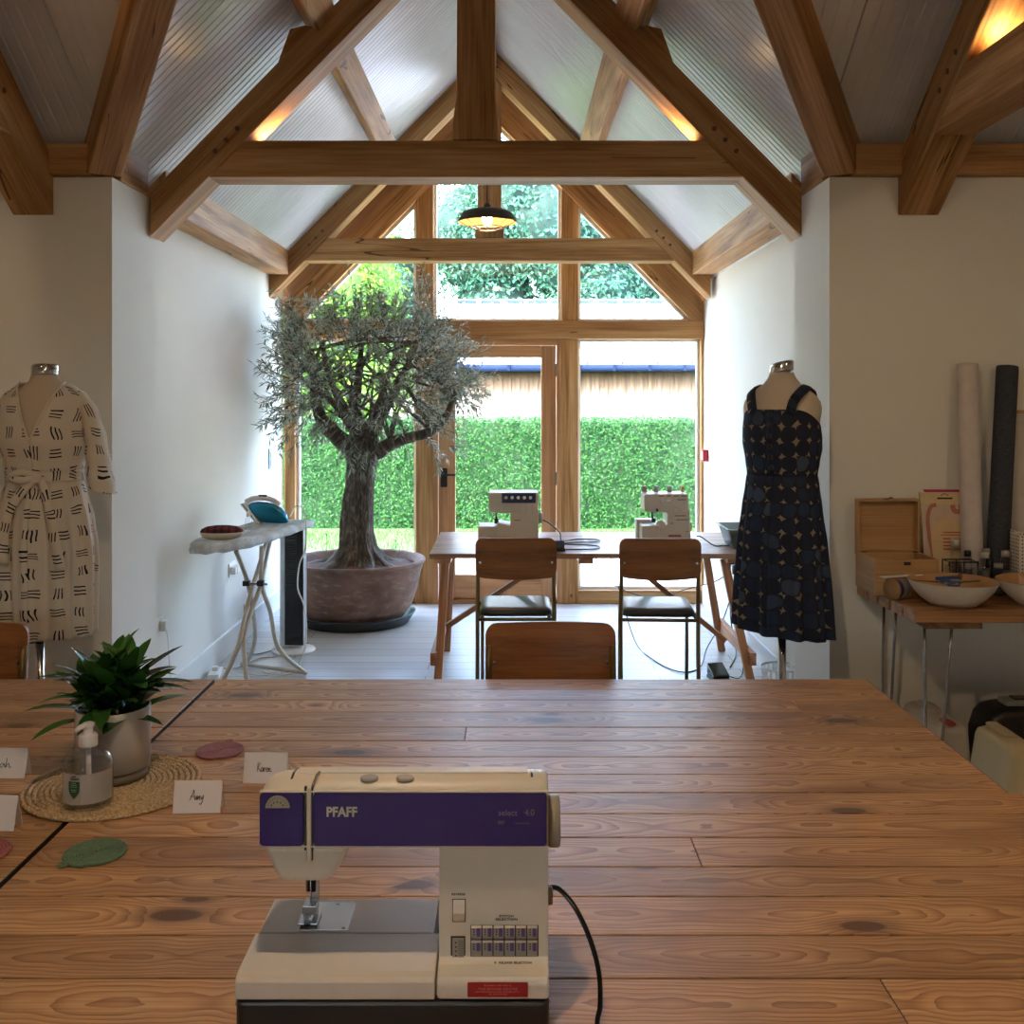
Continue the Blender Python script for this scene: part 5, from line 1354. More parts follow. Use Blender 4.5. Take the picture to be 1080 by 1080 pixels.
# --- white wrap dress
WL = (-1.76, 3.86, 0)
wt = [(.715, .180, .128), (.90, .184, .130), (1.05, .184, .130), (1.16, .172, .124), (1.25, .150, .108), (1.324, .132, .095), (1.37, .142, .105), (1.45, .166, .128), (1.53, .166, .118), (1.59, .166, .10), (1.625, .148, .082), (1.655, .112, .070), (1.672, .086, .062)]
body_l = [(.76, .150, .10), (1.05, .165, .112), (1.16, .155, .108), (1.324, .118, .082), (1.45, .150, .112), (1.53, .150, .100), (1.59, .150, .085), (1.625, .132, .068), (1.655, .09, .056), (1.675, .058, .050), (1.70, .0475, .0475)]
stand('dressmaker_mannequin', 'dressmaker mannequin wearing the white dash-print dress, chrome neck cap and pole', WL, 0, body_l, (1.70, 1.70, .048), .76, -.02)
dr = thing('wrap_dress', 'white cotton wrap dress printed with black dashes on a mannequin by the wall', 'dress', WL, 0)
def pl1(a, z):
    if z > 1.34: return .0025 * math.sin(a * 17 + 2) * max(0, (1.5 - z)) * 4
    f = min(1, (1.34 - z) / .3); return .010 * f * math.cos(a * 9 + .7) + .005 * f * math.sin(a * 23 + z * 3) + .003
zs = [.725 + i * (1.332 - .725) / 36 for i in range(37)]
r_, w_ = shell(wt, zs, 161, None, pl1)
MB().loft(r_, closed=False, wcs=w_).build('skirt', M['dash'], dr, solid=.002)
def gp(z, rx):
    if z <= 1.452: return .0005
    hw = .0856 * (z - 1.452) / (1.672 - 1.452); return min(1.45, math.asin(min(.995, hw / (rx + .002))))
zs = [1.325 + i * (1.672 - 1.325) / 40 for i in range(41)]
r_, w_ = shell(wt, zs, 121, gp, pl1, .002)
MB().loft(r_, closed=False, wcs=w_).build('bodice', M['dash'], dr, solid=.002)
edge = [r[0] + Vector((0, -.002, 0)) for r in r_ if r[0].z > 1.45]; edge2 = [r[-1] + Vector((0, -.002, 0)) for r in r_ if r[0].z > 1.45]
MB().tube(edge + edge2[::-1][:0], .004, 6).tube(edge2, .004, 6).build('neck_edge', plain('dress_white', rgb(216,206,192), .9), dr)
for s in (-1, 1):
    cl = smooth_path([(s * .118, .005, 1.622), (s * .165, -.005, 1.565), (s * .198, -.02, 1.46), (s * .218, -.03, 1.35), (s * .230, -.032, 1.268)], 6)
    rad = [.034 + .028 * (i / (len(cl) - 1)) + (.004 * math.sin(i * 1.3)) for i in range(len(cl))]
    rings = []; wcs = []
    for i, p in enumerate(cl):
        tg = (cl[min(i + 1, len(cl) - 1)] - cl[max(0, i - 1)]).normalized(); u = tg.cross(Vector((0, 1, 0))).normalized(); w = tg.cross(u)
        fl = .82
        rings.append([p + u * (math.cos(2 * PI * k / 28) * rad[i] * .78) + w * (math.sin(2 * PI * k / 28) * rad[i] * 1.05) + Vector((0, 0, .02 * s * math.cos(2 * PI * k / 28) * (i / len(cl)))) * -1 for k in range(28)])
        wcs += [(k / 28 * .3 + s, p.z * 1.0, 0) for k in range(28)]
    MB().loft(rings, wcs=wcs).build('sleeve', M['dash'], dr, solid=.002)
bt_ = MB(); r2, w2 = shell([(1.30, .140, .103), (1.326, .137, .100), (1.35, .143, .106)], [1.304, 1.312, 1.326, 1.338, 1.345], 81, None, None, .003)
bt_.loft(r2, wcs=[(a, z * 1.0 + .31, 0) for a, z, _ in w2], closed=False)
def ribbon(m, pts, w0, w1, nrm=(0, -1, 0), uo=0):
    pts = smooth_path(pts, 5); rows = []; wcs = []; L = 0
    for i, p in enumerate(pts):
        tg = (pts[min(i + 1, len(pts) - 1)] - pts[max(0, i - 1)]).normalized(); sd_ = tg.cross(Vector(nrm)).normalized(); w = w0 + (w1 - w0) * i / (len(pts) - 1)
        if i: L += (p - pts[i - 1]).length
        rows.append([p - sd_ * w / 2, p + Vector(nrm) * .004, p + sd_ * w / 2]); wcs += [(-w / 2 + uo, L + uo, 0), (uo, L + uo, 0), (w / 2 + uo, L + uo, 0)]
    m.loft(rows, closed=False, wcs=wcs)
ribbon(bt_, [(.02, -.112, 1.325), (-.02, -.128, 1.28), (-.07, -.138, 1.20), (-.088, -.142, 1.10), (-.086, -.145, 1.01)], .03, .042, uo=.152)
ribbon(bt_, [(.03, -.112, 1.325), (.055, -.124, 1.27), (.08, -.136, 1.18), (.10, -.138, 1.08), (.118, -.135, .99)], .03, .042, uo=.596)
ribbon(bt_, [(.02, -.112, 1.325), (-.03, -.128, 1.342), (-.075, -.122, 1.325), (-.03, -.130, 1.312), (.02, -.115, 1.322)], .026, .026, uo=.4)
bt_.prism(rrect(.008, 1.306, .040, 1.344, .008), 'y', -.126, -.104)
bt_.build('belt', M['dash'], dr, solid=.0015)

# --- navy dress
NL = (1.066, 4.045, 0)
nt = [(.64, .194, .146), (.85, .182, .138), (1.05, .168, .128), (1.18, .152, .114), (1.27, .140, .103), (1.312, .135, .099), (1.38, .142, .110), (1.46, .152, .128), (1.52, .152, .122), (1.57, .148, .112)]
body_n = [(.80, .14, .10), (1.05, .150, .108), (1.18, .140, .102), (1.312, .122, .088), (1.40, .134, .104), (1.46, .144, .118), (1.52, .148, .112), (1.57, .158, .100), (1.61, .150, .084), (1.645, .108, .068), (1.675, .068, .055), (1.70, .050, .047), (1.72, .0445, .0445)]
stand('dressmaker_mannequin', 'dressmaker mannequin wearing the navy dotted sundress, tilted chrome neck cap', NL, -.62, body_n, (1.715, 1.712, .045), .80, 0, .25)
nd_ = thing('sundress', 'sleeveless navy sundress with dot print and shoulder straps on a mannequin by the wall end', 'dress', NL, -.62)
def pl2(a, z):
    f = max(0, min(1, (1.31 - z) / .5)); return f * (.011 * math.cos(a * 11 + .4) + .006 * math.sin(a * 19 + 1 + z * 2)) + (.003 if z < 1.31 else 0)
def hem(q): return q
zs = [.70 + i * (1.316 - .70) / 34 for i in range(35)]
r_, w_ = shell(nt, zs, 181, None, pl2, .002, circ=.95)
for ring in r_:
    for q in ring:
        if q.z < .9: q.z -= .02 * (q.x / .2) * (.9 - q.z) / .25 * -1 * -1
MB().loft(r_, closed=False, wcs=w_).build('skirt', M['dots'], nd_, solid=.002)
zs = [1.31 + i * (1.575 - 1.31) / 24 for i in range(25)]
r_, w_ = shell(nt, zs, 121, None, None, .003, circ=.95)
for ring in r_:      # neckline: dips at the sides and back
    for k, q in enumerate(ring):
        a = 2 * PI * k / 120; f = (q.z - 1.31) / .265; dip = .085 * (.5 - .5 * math.cos(min(PI, max(0, (min(a, 2 * PI - a) - .55) * 2.0)))) + (.006 * math.cos(a * 1))
        q.z -= dip * f
MB().loft(r_, closed=False, wcs=[(a, z, 0) for (a, _, __), z in zip(w_, [q.z for ring in r_ for q in ring])]).build('bodice', M['dots'], nd_, solid=.002)
for s in (-1, 1):
    m = MB()
    pts = smooth_path([(s * .075, -.112, 1.555), (s * .085, -.102, 1.60), (s * .10, -.066, 1.635), (s * .104, 0, 1.656), (s * .10, .066, 1.635), (s * .085, .095, 1.55), (s * .075, .10, 1.50)], 6)
    rows = [[p + Vector((-.017, 0, .010 * s)), p + Vector((0, 0, .004)), p + Vector((.017, 0, -.010 * s))] for p in pts]
    m.loft(rows, closed=False, wcs=[(x * .017 + s * .3, i * .016, 0) for i in range(len(pts)) for x in (-1, 0, 1)])
    m.build('strap', M['dots'], nd_, solid=.003)
pk = MB().prism([(-.013, 1.315), (.013, 1.315), (.013, 1.572), (-.013, 1.572)], 'y', -.137, -.133)
rows = []
for i in range(13):
    z = 1.317 + (1.568 - 1.317) * i / 12; ry = interp(nt, z)[1] + .0065
    rows.append([Vector((x, -ry * math.sqrt(max(0, 1 - (x / .15) ** 2)), z)) for x in (-.014, 0, .014)])
pk = MB().loft(rows, closed=False, wcs=[(x, r[0].z, 0) for r in rows for x in (-.3, -.286, -.272)]).build('button_placket', M['dots'], nd_, solid=.002)
for i in range(6):
    z = 1.345 + .041 * i; ry = interp(nt, z)[1] + .008
    MB().lathe([(.0095, 0), (.0095, -.003), (.006, -.004)], (0, -ry, z), 14, axis='y').build('button', plain('navy_button', rgb(24,28,44), .3) if i == 0 else bpy.data.materials['navy_button'], nd_)
# wire basket on the floor
wk = thing('wire_basket', 'round white wire basket on the floor behind the navy dress stand', 'basket', (1.385, 5.28, 0))
m = MB()
for z, r in ((.006, .07), (.06, .078), (.12, .087), (.18, .094), (.225, .098)):
    m.tube([(r * math.cos(2 * PI * k / 28), r * math.sin(2 * PI * k / 28), z) for k in range(28)], .003 if z < .2 else .005, 6, closed=True)
for k in range(20):
    for s in (-1, 1):
        a = 2 * PI * k / 20; m.tube([((.07 + .028 * f) * math.cos(a + s * .5 * f), (.07 + .028 * f) * math.sin(a + s * .5 * f), .006 + .219 * f) for f in (0, .25, .5, .75, 1)], .0018, 4, cap=False)
m.build('wire_body', M['white_plastic'], wk)

# ================================================================== SIDE BENCH
ZB = .845
bn = thing('side_bench', 'plank-topped bench on thin steel hairpin legs against the wall, holding bowls and fabric rolls', 'table', (2.1, 3.96, 0))
m = MB(); ys = [3.69, 3.80, 3.91, 4.02, 4.12, 4.235]
for i in range(5):
    x_l = 1.452 - (ys[i] - 3.69) * .06
    m.box((x_l - 2.1, ys[i] + .001 - 3.96, ZB - .042), (2.85 - 2.1, ys[i + 1] - .001 - 3.96, ZB))
m.build('top', M['bench_wood'], bn, bevel=.003)
MB().box((1.51 - 2.1, 3.74 - 3.96, ZB - .075), (1.72 - 2.1, 4.20 - 3.96, ZB - .0425), wcmap=swy).build('batten', M['bench_wood'], bn, bevel=.002)
MB().box((2.45 - 2.1, 3.74 - 3.96, ZB - .075), (2.66 - 2.1, 4.20 - 3.96, ZB - .0425), wcmap=swy).build('batten', M['bench_wood'], bn, bevel=.002)
def hairpin(ax_, ay_, bx, by, fx, fy):
    z1 = ZB - .0755
    MB().tube(smooth_path([(ax_ - 2.1, ay_ - 3.96, z1), (fx - .012 - 2.1, fy - 3.96, .03), (fx - 2.1, fy - 3.96, .007), (fx + .012 - 2.1, fy - 3.96, .03), (bx - 2.1, by - 3.96, z1)], 5), .0058, 8).box((min(ax_, bx) - .012 - 2.1, min(ay_, by) - .012 - 3.96, z1), (max(ax_, bx) + .012 - 2.1, max(ay_, by) + .012 - 3.96, z1 + .004)).build('hairpin_leg', M['steel'], bn)
hairpin(1.53, 3.80, 1.615, 3.76, 1.53, 3.74)
hairpin(1.522, 4.19, 1.530, 4.08, 1.51, 4.16)
hairpin(2.48, 3.76, 2.60, 3.82, 2.60, 3.74)
hairpin(2.48, 4.17, 2.60, 4.12, 2.60, 4.17)

# wooden box with open lid
wbx = thing('wooden_box', 'open pale wooden box with its lid up at the end of the side bench', 'box', (1.535, 4.105, ZB + .0005))
x0, x1, y0, y1, hb, tk_ = -.125, .125, -.125, .10, .140, .008
m = MB().box((x0, y0, 0), (x1, y0 + tk_, hb)).box((x0, y1 - tk_, 0), (x1, y1, hb)).box((x0, y0 + tk_, 0), (x0 + tk_, y1 - tk_, hb), wcmap=swy).box((x1 - tk_, y0 + tk_, 0), (x1, y1 - tk_, hb), wcmap=swy).box((x0 + tk_, y0 + tk_, 0), (x1 - tk_, y1 - tk_, tk_))
m.build('box_body', M['box_wood'], wbx, bevel=.0012)
lid = MB().box((x0, .1015, .128), (x1, .109, .355)).box((x0, .062, .128), (x0 + tk_, .1013, .355), wcmap=swz).box((x1 - tk_, .062, .142), (x1, .1013, .355), wcmap=swz).box((x0 + tk_, .062, .347), (x1 - tk_, .1013, .355)).box((x0 + tk_, .085, .142), (x1 - tk_, .1013, .150))
ld_ = lid.build('lid', M['box_wood'], wbx, bevel=.0012)
MB().box((-.018, .066, .3552), (.0, .082, .3585)).tube([(.002, .074, .358), (.012, .072, .362), (.02, .074, .358)], .0025, 6).build('clasp', M['dark_steel'], ld_)
MB().box((-.012, -.1285, .118), (.014, -.1253, .131)).build('latch', M['dark_steel'], wbx, bevel=.001)
for x in (x0 + .012, x1 - .03): MB().box((x, .055, .1405), (x + .02, .061, .1435)).build('hinge', M['dark_steel'], wbx)

# pattern envelope
def pattern_env():
    e = thing('sewing_pattern', 'cream sewing pattern folder with a pink drawing leaning on the wall behind the small bottles', 'folder', (1.765, 4.165, ZB + .0005), 0)
    c = lambda n, *a: plain(n, rgb(*a), .6)
    tilt = .055
    def quad(m, pts, y=0): 
        m.prism(pts, 'y', y - .001, y)
    MB().prism([(-.088, 0), (.098, 0), (.105, .385), (-.110, .385)], 'y', 0, .012).build('sleeve', c('pattern_cream', 206,184,142), e)
    MB().prism([(-.083, .386), (.104, .386), (.104, .397), (-.09, .397)], 'y', .013, .018).build('inner_sheet', c('pattern_pink_edge', 168,44,78), e)
    art = MB().prism([(-.098, .10), (.101, .10), (.105, .338), (-.105, .338)], 'y', -.0012, -.0002).build('printed_panel', c('pattern_lilac', 196,176,160), e)
    def stroke(m, pts, w, yy):
        p2 = smooth_path([(x, yy, z) for x, z in pts], 6)
        rows = []
        for i, p in enumerate(p2):
            tg = (p2[min(i + 1, len(p2) - 1)] - p2[max(0, i - 1)]).normalized(); sd_ = Vector((-tg.z, 0, tg.x)); rows.append([p - sd_ * w, p + sd_ * w])
        m.loft(rows, closed=False)
    m = MB(); stroke(m, [(-.045, .02), (-.062, .12), (-.078, .22), (-.08, .29), (-.066, .328), (-.045, .335)], .008, -.0016); stroke(m, [(.02, .335), (.03, .31), (.07, .305), (.09, .29), (.092, .2), (.085, .11), (.075, .03)], .010, -.0016); stroke(m, [(.045, .325), (.1, .325)], .012, -.0016)
    m.build('drawn_dress', c('pattern_rose', 172,112,96), art)
    m = MB().prism([(-.06, .08), (-.07, .2), (-.062, .26), (-.02, .285), (.03, .27), (.068, .27), (.066, .08)], 'y', -.0019, -.0014); m.build('drawn_bodice', c('pattern_buff', 204,178,136), art)
    m = MB()
    for k in range(4): m.box((-.022, -.0024, .196 - .014 * k), (.008, -.0019, .202 - .014 * k)).box((.020, -.0024, .197 - .014 * k), (.052, -.0019, .200 - .014 * k))
    m.box((-.02, -.0024, .222), (.05, -.0019, .227)).box((-.03, -.0024, .212), (.055, -.0019, .216)).build('printed_lines', c('pattern_red', 178,84,62), art)
    m = MB().box((-.04, -.0008, .358), (.022, -.0002, .365)); 
    stroke(m, [(-.025, .372), (-.01, .380), (.0, .374), (.006, .378)], .0014, -.0006); m.build('title_print', M['ink'], e)
    e.rotation_euler = (-.07, 0, 0); return e
pattern_env().location.y = 4.13
# fabric rolls
def roll(lab, a, b, r, mat, grp, core=True):
    t = thing('fabric_roll', lab, 'fabric roll', a, 0, grp); a = Vector(a); b = Vector(b) - a; t_ = b.normalized()
    MB().tube([(0, 0, 0), b * .25, b * .5, b * .75, b * .985, b], [r, r * 1.01, r, r * .99, r, r * .97], 28).build('rolled_cloth', mat, t)
    MB().tube([b * .99, b + t_ * .004], r * .35, 14).build('core', plain('card_tube', rgb(120,104,84), .8) if 'card_tube' not in bpy.data.materials else bpy.data.materials['card_tube'], t)
roll('tall white fabric roll leaning on the wall behind the small bottles', (1.845, 4.10, ZB + .012), (1.868, 4.20, 1.752), .0415, plain('white_felt', rgb(206,196,192), .9, bump=.1), 'fabric rolls leaning on the wall')
def denim():
    t = NT('dark_denim'); co = t.n('ShaderNodeTexCoord').outputs['Object']; f = t.noise(t.mapping(co, (1, 1, 6)), 60, 4, .7)
    t.set(t.ramp(f, [(.3, rgb(34,38,46)), (.7, rgb(70,76,88))]), .9); return t.m
roll('tall dark denim fabric roll leaning on the wall beside the white roll', (1.934, 4.09, ZB + .012), (2.032, 4.20, 1.742), .0425, denim(), 'fabric rolls leaning on the wall')
pb = thing('pin_board', 'pale grey board leaning on the wall behind the dark fabric roll', 'board', (2.31, 4.205, ZB + .0005), 0)
MB().box((-.31, 0, 0), (.31, .012, .705)).build('board', plain('grey_board', rgb(190,184,176), .8), pb); MB().box((-.31, -.004, .705), (.31, .014, .718)).build('top_edge', M['box_wood'], pb); pb.rotation_euler = (-.03, 0, 0); pb.location.y = 4.185
# punched white bag
def punched():
    t = NT('dotted_paper'); co = t.n('ShaderNodeTexCoord').outputs['Object']; s1 = t.n('ShaderNodeSeparateXYZ'); t.link(co, s1.inputs[0])
    fx = t.math('SUBTRACT', t.math('FRACT', t.math('MULTIPLY', t.math('ADD', s1.outputs[0], s1.outputs[1]), 72)), .5); fz = t.math('SUBTRACT', t.math('FRACT', t.math('MULTIPLY', s1.outputs[2], 72)), .5)
    d = t.math('ADD', t.math('MULTIPLY', fx, fx), t.math('MULTIPLY', fz, fz)); t.set(t.mix(t.math('LESS_THAN', d, .05), rgb(206,198,188), rgb(40,34,32)), .8); return t.m
bg = thing('paper_bag', 'white paper bag with small dark dots standing behind the second bowl', 'bag', (2.085, 4.012, ZB + .0005))
rings = []
for z, e, dy in ((0, 0, 0), (.1, .004, 0), (.19, .002, 0), (.235, -.004, .01)):
    pl_ = [(-.115, -.04), (.115, -.04), (.115, .04), (-.115, .04)]
    ring = []
    for i in range(4):
        a, b = Vector(pl_[i]), Vector(pl_[(i + 1) % 4])
        for k in range(6): q = a.lerp(b, k / 6); ring.append(Vector((q.x * (1 + e), q.y * (1 + e), z + .012 * math.sin(q.x * 30) * (z > .2) + (.012 if q.y > 0 and z > .2 else 0))))
    rings.append(ring)
MB().loft(rings, cap0=True).build('bag_body', punched(), bg, solid=.001)
# bowls
M['bamboo'] = plain('bamboo_inside', rgb(178,138,94), .45, var=.1, scale=12); M['bowl_white'] = plain('bowl_lacquer', rgb(222,216,204), .35, var=.02)
def bowl(lab, x, y):
    t = thing('bowl', lab, 'bowl', (x, y, ZB + .0005), 0, 'bamboo bowls of sewing tools')
    MB().lathe([(.001, 0), (.065, 0), (.085, .004), (.115, .028), (.142, .058), (.158, .088), (.160, .092)], n=56, cap=False).build('outer_shell', M['bowl_white'], t)
    MB().lathe([(.160, .0922), (.156, .0935), (.150, .088), (.136, .06), (.11, .034), (.08, .014), (.001, .010)], n=56, cap=False).build('inner_shell', M['bamboo'], t)
    return t
bowl('white bamboo-lined bowl with scissors in it on the corner of the side bench', 1.64, 3.81)
bowl('white bamboo-lined bowl cut by the picture edge on the side bench', 1.968, 3.80)
def scissors(lab, loc, rz, h):
    t = thing('scissors', lab, 'scissors', loc, rz, 'scissors in the bamboo bowls')
    hm_ = MB()
    for s in (-1, 1):
        hm_.tube([(-.05 + .022 * math.cos(a), s * .022 + .015 * math.sin(a), 0) for a in [2 * PI * k / 14 for k in range(14)]], .004, 6, closed=True)
    hm_.tube([(-.03, .018, 0), (0, 0, 0)], .004, 6).tube([(-.03, -.018, 0), (0, 0, 0)], .004, 6); hm_.build('handle', h, t)
    MB().prism([(-.005, -.006), (.085, -.002), (.09, .004), (-.005, .005)], 'z', -.001, .001).prism([(-.005, -.004), (.085, .006), (.085, .010), (-.005, .007)], 'z', .0012, .003).build('blade', M['steel'], t)
    return t
s1_ = scissors('steel scissors with blue handles lying in the bowl on the bench corner', (1.672, 3.81, ZB + .083), .25, plain('blue_handle', rgb(50,78,134), .4)); s1_.rotation_euler = (.1, .0, .25)
s2_ = scissors('grey-handled scissors lying across the bowl on the bench corner', (1.593, 3.83, ZB + .080), 2.6, M['grey_plastic'])
m = thing('rotary_tool', 'short blue plastic tool lying behind the scissors in the bowl on the bench corner', 'tool', (1.645, 3.865, ZB + .084), .35)
MB().prism(rrect(-.055, -.009, .055, .009, .006), 'z', 0, .012).build('tool_body', bpy.data.materials['blue_handle'], m, bevel=.003)
MB().lathe([(.012, -.002), (.012, .002)], (.058, 0, .006), 16, axis='y').build('blade', M['steel'], m)
m = thing('rotary_tool', 'blue plastic tool sticking out of the bowl cut by the picture edge', 'tool', (1.985, 3.80, ZB + .088), -.7)
MB().prism(rrect(-.06, -.012, .06, .012, .008), 'z', 0, .014).build('tool_body', bpy.data.materials['blue_handle'], m, bevel=.003); m.rotation_euler = (0, .35, -.7)
MB().lathe([(.012, -.002), (.012, .002)], (.063, 0, .007), 16, axis='y').build('blade', M['steel'], m)
o = MB().prism([(-.03, -.02), (.03, -.015), (.0, .05)], 'z', 0, .002).build('paper_scrap', plain('peach_paper', rgb(206,170,140), .7)); o.location = (1.888, 3.775, ZB + .078); o.rotation_euler = (.9, 0, .2); tag(o, 'small peach paper triangle inside the bowl cut by the picture edge', 'paper')
# kraft tags / blue ribbon reels beside the box
M['kraft'] = plain('kraft_card', rgb(150,116,80), .8); M['royal'] = plain('royal_blue', rgb(34,58,140), .5); M['pale_blue'] = plain('pale_blue', rgb(120,140,176), .6)
def reel(lab, x, y, c, rz):
    t = thing('ribbon_reel', lab, 'reel', (x, y, ZB + .0425), rz, 'ribbon reels beside the wooden box')
    for xx in (-.014, .014): MB().lathe([(.010, xx - .0012), (.042, xx - .0012), (.042, xx + .0012), (.010, xx + .0012)], n=36, axis='x').build('card_flange', M['kraft'], t)
    MB().lathe([(.012, -.0125), (.036, -.0125), (.036, .0125), (.012, .0125)], n=36, axis='x').build('ribbon', c, t)
reel('kraft card reel of royal blue ribbon nearest the end of the side bench', 1.455, 3.895, M['royal'], .5)
reel('kraft card reel of pale blue ribbon between the royal blue reel and the bowl', 1.490, 3.925, M['pale_blue'], .5)
ev = thing('paper_stack', 'thin stack of white papers lying across the ribbon reels in front of the wooden box', 'paper', (1.60, 3.86, ZB + .1175), .3)
MB().box((-.10, -.012, 0), (.08, .012, .004)).build('sheets', M['card'], ev)
ev.location = (1.50, 3.925, ZB + .0855)
# wire rack and little bottles
rk = thing('wire_rack', 'small black wire rack beside the pattern folder on the side bench', 'rack', (1.77, 4.045, ZB + .0005))
m = MB()
for z in (.03, .125):
    m.tube([(-.055, -.035, z), (.055, -.035, z), (.055, .035, z), (-.055, .035, z)], .0028, 5, closed=True)
for x in (-.055, 0, .055):
    for y in (-.035, .035): m.tube([(x, y, .003), (x, y, .125)], .0028, 5)
m.tube([(-.055, 0, .03), (.055, 0, .03)], .0022, 5).tube([(-.055, -.035, .005), (.055, -.035, .005)], .0022, 5)
m.tube(smooth_path([(-.055, -.035, .125), (-.062, -.04, .115), (-.055, -.045, .108)], 4), .0024, 5); m.build('wire_body', M['black'], rk)
def small_bottle(lab, x, y, h, r, cap, clear=True):
    t = thing('small_bottle', lab, 'bottle', (x, y, ZB + .0005), 0, 'small sewing-notion bottles on the bench')
    MB().lathe([(.001, 0), (r, 0), (r, h * .8), (r * .7, h * .86), (r * .55, h * .87)], n=20).build('bottle_body', M['jarglass'], t)
    MB().lathe([(r * .82, h * .872), (r * .82, h), (.001, h)], n=20).build('cap', cap, t)
    MB().lathe([(.001, .002), (r * .85, .002), (r * .85, h * .55), (.001, h * .55)], n=16).build('contents', M['notions'], t)
M['jarglass'] = M['bottle']; M['notions'] = plain('pins_and_beads', rgb(96,92,92), .5, var=.5, scale=220)
capw = plain('grey_cap', rgb(178,172,166), .4)
small_bottle('small bottle with pale cap standing at the back of the black wire rack', 1.775, 4.10, .20, .018, capw)
small_bottle('short bottle with black cap in the black wire rack', 1.80, 4.045, .165, .016, M['black'])
small_bottle('tall clear bottle nearest the black wire rack', 1.845, 4.00, .165, .022, capw)
small_bottle('bottle standing behind the clear bottles, in front of the white roll', 1.868, 4.033, .175, .017, M['grey_plastic'])
small_bottle('slim ribbed bottle with pointed pale cap in front of the dark roll', 1.925, 3.995, .172, .019, capw)
small_bottle('squat bottle between the two clear bottles in front of the rolls', 1.888, 3.975, .125, .021, M['grey_plastic'])
# cases on the floor
M['case1'] = plain('grey_case', rgb(186,178,166), .45, var=.02); M['case2'] = plain('cream_case', rgb(200,188,152), .45, var=.02)
def case(name, lab, loc, rz, L, W, H, mat, taper=.02, logo=False):
    t = thing(name, lab, 'machine case', loc, rz, 'sewing machine cases under the bench'); rings = []
    for z, e in ((0, 0), (.01, -.004), (.055, -.004), (.06, .004), (H - .03, taper), (H - .01, taper + .006), (H, taper + .02)):
        rings.append([Vector((x, y, z)) for x, y in rrect(-W / 2 + e, -L / 2 + e, W / 2 - e, L / 2 - e, .025, 5)])
    MB().loft(rings, cap0=True, cap1=True).build('case_cover', mat, t)
    MB().prism(rrect(-.022, -.02, .022, .13, .015), 'z', H + .0003, H + .012).build('handle', mat, t, bevel=.004)
    return t
c1 = case('machine_case', 'grey plastic sewing machine case with red logo under the end of the side bench', (1.650, 4.0, 0), 0, .38, .17, .385, M['case1'])
m = MB().prism([(.0 + .025 * math.cos(a), -.12 + .05 * math.sin(a)) for a in [2 * PI * k / 16 for k in range(16)]], 'z', .3853, .3868); m.build('red_logo', plain('logo_red', rgb(176,50,44), .4), c1)
case('machine_case', 'cream plastic sewing machine case standing in front of the black bag under the bench', (1.735, 3.585, 0), 0, .36, .20, .43, M['case2'], .04)
bb = thing('machine_bag', 'black bag with a grey carrying handle behind the cream case under the bench', 'bag', (2.045, 4.06, 0), 0)
rings = []
for z, e in ((0, .01), (.01, 0), (.30, 0), (.36, .015), (.39, .035), (.405, .07)):
    rings.append([Vector((x, y, z)) for x, y in rrect(-.21 + e, -.10 + e * .6, .21 - e, .10 - e * .6, .05, 5)])
MB().loft(rings, cap0=True, cap1=True).build('bag_body', M['black'], bb)
MB().prism(rrect(-.11, -.05, .11, .03, .01), 'z', .4055, .425).build('handle_plate', M['grey_plastic'], bb, bevel=.004)
MB().box((-.07, -.035, .4252), (.03, .015, .432)).build('handle_recess', M['black'], bb, bevel=.003)
MB().tube([(.0, -.01, .44), (.05, -.01, .44)], .014, 12).build('handle_grip', M['grey_plastic'], bb)

# ================================================================== LAMPS
M['bulb'] = emit('bulb_glow', (1, .76, .48, 1), BULB); M['bulb2'] = emit('fill_bulb_room', (1, .76, .48, 1), BULB2); M['bulb3'] = emit('fill_bulb_table', (1, .78, .52, 1), BULB3)
def enamel():
    t = NT('shade_enamel'); t.set(rgb(74,62,54), .5, .2); return t.m
M['shade_in'] = plain('copper_inside', rgb(196,140,84), .4, .5)
def pendant(lab, loc, drop, energy):
    t = thing('pendant_lamp', lab, 'lamp', loc, 0, 'caged pendant lamps')
    MB().lathe([(.020, .118), (.07, .114), (.125, .103), (.152, .088), (.163, .070), (.165, .060), (.174, .054), (.178, .036), (.176, .032)], n=56, cap=False).build('shade', M['bronze'], t)
    MB().lathe([(.175, .033), (.171, .052), (.160, .062), (.148, .085), (.12, .098), (.02, .110)], n=56, cap=False).build('shade_lining', M['shade_in'], t)
    MB().lathe([(.022, .112), (.022, .135), (.010, .15)], n=20).build('lamp_holder', M['bronze'], t)
    MB().lathe([(.001, .012), (.016, .016), (.028, .034), (.032, .055), (.026, .08), (.016, .10), (.013, .115)], n=24).build('bulb', M['bulb'] if energy < 20 else M['bulb2'] if energy < 70 else M['bulb3'], t)
    cg = MB()
    for z, r in ((.002, .10), (-.012, .055)): cg.tube([(r * math.cos(2 * PI * k / 32), r * math.sin(2 * PI * k / 32), z) for k in range(32)], .003, 6, closed=True)
    for k in range(8):
        a = 2 * PI * k / 8; cg.tube([(.17 * math.cos(a), .17 * math.sin(a), .04), (.13 * math.cos(a), .13 * math.sin(a), .016), (.10 * math.cos(a), .10 * math.sin(a), .002), (.055 * math.cos(a), .055 * math.sin(a), -.012)], .0025, 5)
    cg.build('cage', M['bronze'], t)
    MB().tube([(0, 0, .145), (0, 0, drop)], .0035, 6).build('flex', M['black'], t)
    return t
pendant('bronze caged pendant lamp with glowing bulb hanging in front of the gable window', (-.150, 6.2, 2.64), ZR - 2.64 - .2, 14)
ML = 60  # three unseen pendants added to fill the big room with warm light
